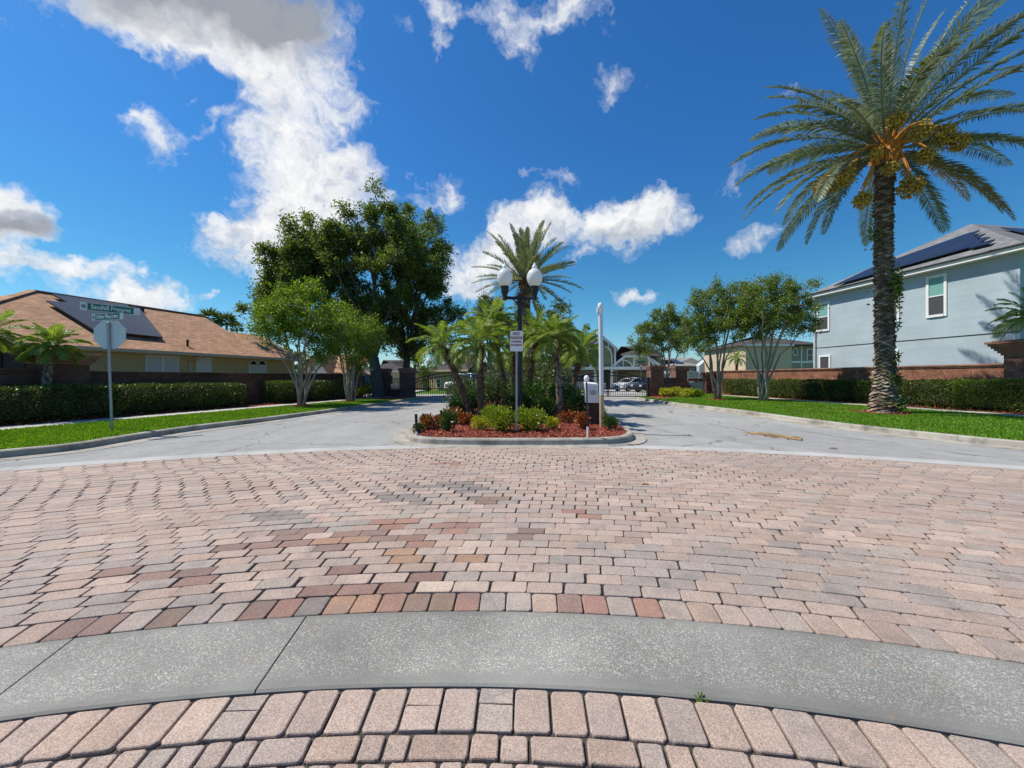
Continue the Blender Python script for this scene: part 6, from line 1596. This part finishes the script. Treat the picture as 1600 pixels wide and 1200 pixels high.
def blob(px, py, a, b, amp, acc, rot=0.0):
    c = pdir(px, py); ca, sa = math.cos(R(rot)), math.sin(R(rot))
    ex = pdir(px+a*ca, py+a*sa)-c; ez = pdir(px+b*sa, py-b*ca)-c; la, lb = ex.length, ez.length
    x = ex.normalized(); z = (ez - x*ez.dot(x)).normalized(); y = z.cross(x)
    m = Matrix((x, y, z)).transposed()
    mp = t.nodes.new('ShaderNodeMapping'); mp.vector_type = 'TEXTURE'; t.links.new(W, mp.inputs[0])
    mp.inputs['Location'].default_value = c; mp.inputs['Rotation'].default_value = m.to_euler('XYZ'); mp.inputs['Scale'].default_value = (la, .5, lb)
    gr = t.nodes.new('ShaderNodeTexGradient'); gr.gradient_type = 'SPHERICAL'; t.links.new(mp.outputs[0], gr.inputs[0])
    v = math_(t, 'MULTIPLY', gr.outputs['Fac'], amp)
    return v if acc is None else math_(t, 'ADD', acc, v)
CLOUDS = [(330,-30,290,130,1.5),(440,60,150,95,1.3),(240,20,140,75,1.1),(300,60,130,60,.9),(470,140,100,75,1.1),(430,195,100,60,1.0),(395,130,70,60,.8),(480,255,130,75,1.15),(530,290,90,75,1.0),(440,320,110,80,1.1),(500,350,120,70,1.0),(395,385,105,60,1.0),(440,430,90,60,.9),(540,170,60,35,.45),(350,350,60,40,.6),(375,90,60,60,.6),
 (215,190,60,38,.62,35),(250,225,50,40,.75),(195,180,30,18,.5),(15,345,90,45,1.3),(35,372,90,28,1.1),(0,320,60,40,1.0),(60,425,130,28,.95),(150,420,80,24,.8),(20,405,70,24,.9),(240,460,95,42,1.2),(215,470,60,30,.8),(325,457,16,11,.8),(228,418,20,11,.7),(120,455,60,18,.5),
 (930,345,130,48,1.2),(1025,335,75,45,1.15),(850,340,60,52,1.1),(795,365,60,50,.9),(740,420,75,55,1.2),(780,400,50,45,.9),(985,380,60,32,.7),(920,395,40,22,.55),(730,455,60,30,.8),(875,275,44,22,.68),(828,271,26,13,.6),(700,290,30,42,.60,-30),(655,300,50,36,.42),(640,270,24,20,.45),(690,40,26,60,.62,10),(690,70,30,22,.58),(800,20,70,62,.58,20),(815,70,48,36,.56),(905,15,80,52,.58,20),(950,125,75,40,.47,-10),(870,30,60,24,.4),(730,30,40,30,.36),
 (1150,280,50,42,.62),(1190,375,52,26,.85),(1160,385,30,14,.5),(995,464,46,20,.85),(1248,147,34,16,.5),(640,40,30,18,.3),(600,290,40,40,.5),(290,160,20,16,.45),(330,195,60,14,.5,-20),(5,55,25,20,.5)]
D_ = None
for cl in CLOUDS: D_ = blob(*cl[:5], D_, *cl[5:])
GR = None
for cl in [(340,-40,300,135,1.6),(470,50,120,85,.8),(25,362,110,32,.9),(20,345,70,24,.5),(1000,372,90,25,.35),(250,478,90,22,.4),(950,365,130,22,.35),(60,437,120,14,.35)]: GR = blob(*cl, GR)
f1 = noise(t, W, 11, 9, .62).outputs[0]; f2 = noise(t, W, 34, 6, .62).outputs[0]
fb = math_(t, 'ADD', math_(t, 'MULTIPLY', f1, .72), math_(t, 'MULTIPLY', f2, .28))
den = math_(t, 'ADD', math_(t, 'MULTIPLY', D_, .85), math_(t, 'MULTIPLY', math_(t, 'SUBTRACT', fb, .5), 2.1))
den = math_(t, 'SUBTRACT', den, .18)
den = math_(t, 'MULTIPLY', den, ramp(t, D_, [(0.0, 0.0), (.12, 1.0)]))
alpha = ramp(t, den, [(0.0, 0.0), (.18, .22), (.5, .80), (.85, 1.0)])
# relief: thicker towards the side away from the sun reads greyer
so = N(t, 'ShaderNodeVectorMath', operation='ADD', ins={0: W, 1: (-.020,.004,.022)}); f3 = noise(t, so.outputs[0], 11, 7, .62).outputs[0]
rel = math_(t, 'SUBTRACT', f1, f3)
lit = ramp(t, math_(t, 'ADD', math_(t, 'MULTIPLY', rel, 2.6), .5), [(.15, (.62,.67,.76)), (.5, (.86,.88,.91)), (.85, (1.0,1.0,1.0))])
grey = ramp(t, math_(t, 'ADD', GR, math_(t, 'MULTIPLY', math_(t, 'SUBTRACT', f1, .5), .9)), [(.15, 0.0), (.95, 1.0)])
cc = mix(t, math_(t, 'MULTIPLY', grey, .92), lit, (.31,.34,.395))
cs = mix(t, 1.0, cc, (CLOUD_B, CLOUD_B, CLOUD_B), 'MULTIPLY')
t.links.new(mix(t, alpha, hs.outputs[0], cs), bg.inputs[0]); bg.inputs[1].default_value = SKY_STR

sun = bpy.data.lights.new('sun', 'SUN'); sun.energy = SUN_E; sun.angle = R(.53); sun.color = (1.0,.94,.84)
so_ = bpy.data.objects.new('sun', sun); COL.objects.link(so_)
hn_ = math.hypot(*SUN_AZ); sd = Vector((SUN_AZ[0]/hn_*math.cos(R(SUN_EL)), SUN_AZ[1]/hn_*math.cos(R(SUN_EL)), math.sin(R(SUN_EL))))
so_.rotation_euler = sd.to_track_quat('Z', 'Y').to_euler(); so_.location = (-20, 10, 40)

cam = bpy.data.cameras.new('camera'); cam.sensor_fit = 'HORIZONTAL'; cam.sensor_width = 36; cam.lens = 36*F/1600.0; cam.shift_y = -(600-HY)/1600.0; cam.clip_start = .05; cam.clip_end = 3000
co = bpy.data.objects.new('camera', cam); COL.objects.link(co); co.location = (0,0,H); co.rotation_euler = (R(90),0,0); scene.camera = co
scene.view_settings.view_transform = 'Standard'; scene.view_settings.look = 'None'; scene.view_settings.exposure = EXPO; scene.view_settings.gamma = 1
scene.cycles.max_bounces = 6; scene.cycles.diffuse_bounces = 3; scene.cycles.transparent_max_bounces = 8
scene.render.film_transparent = False
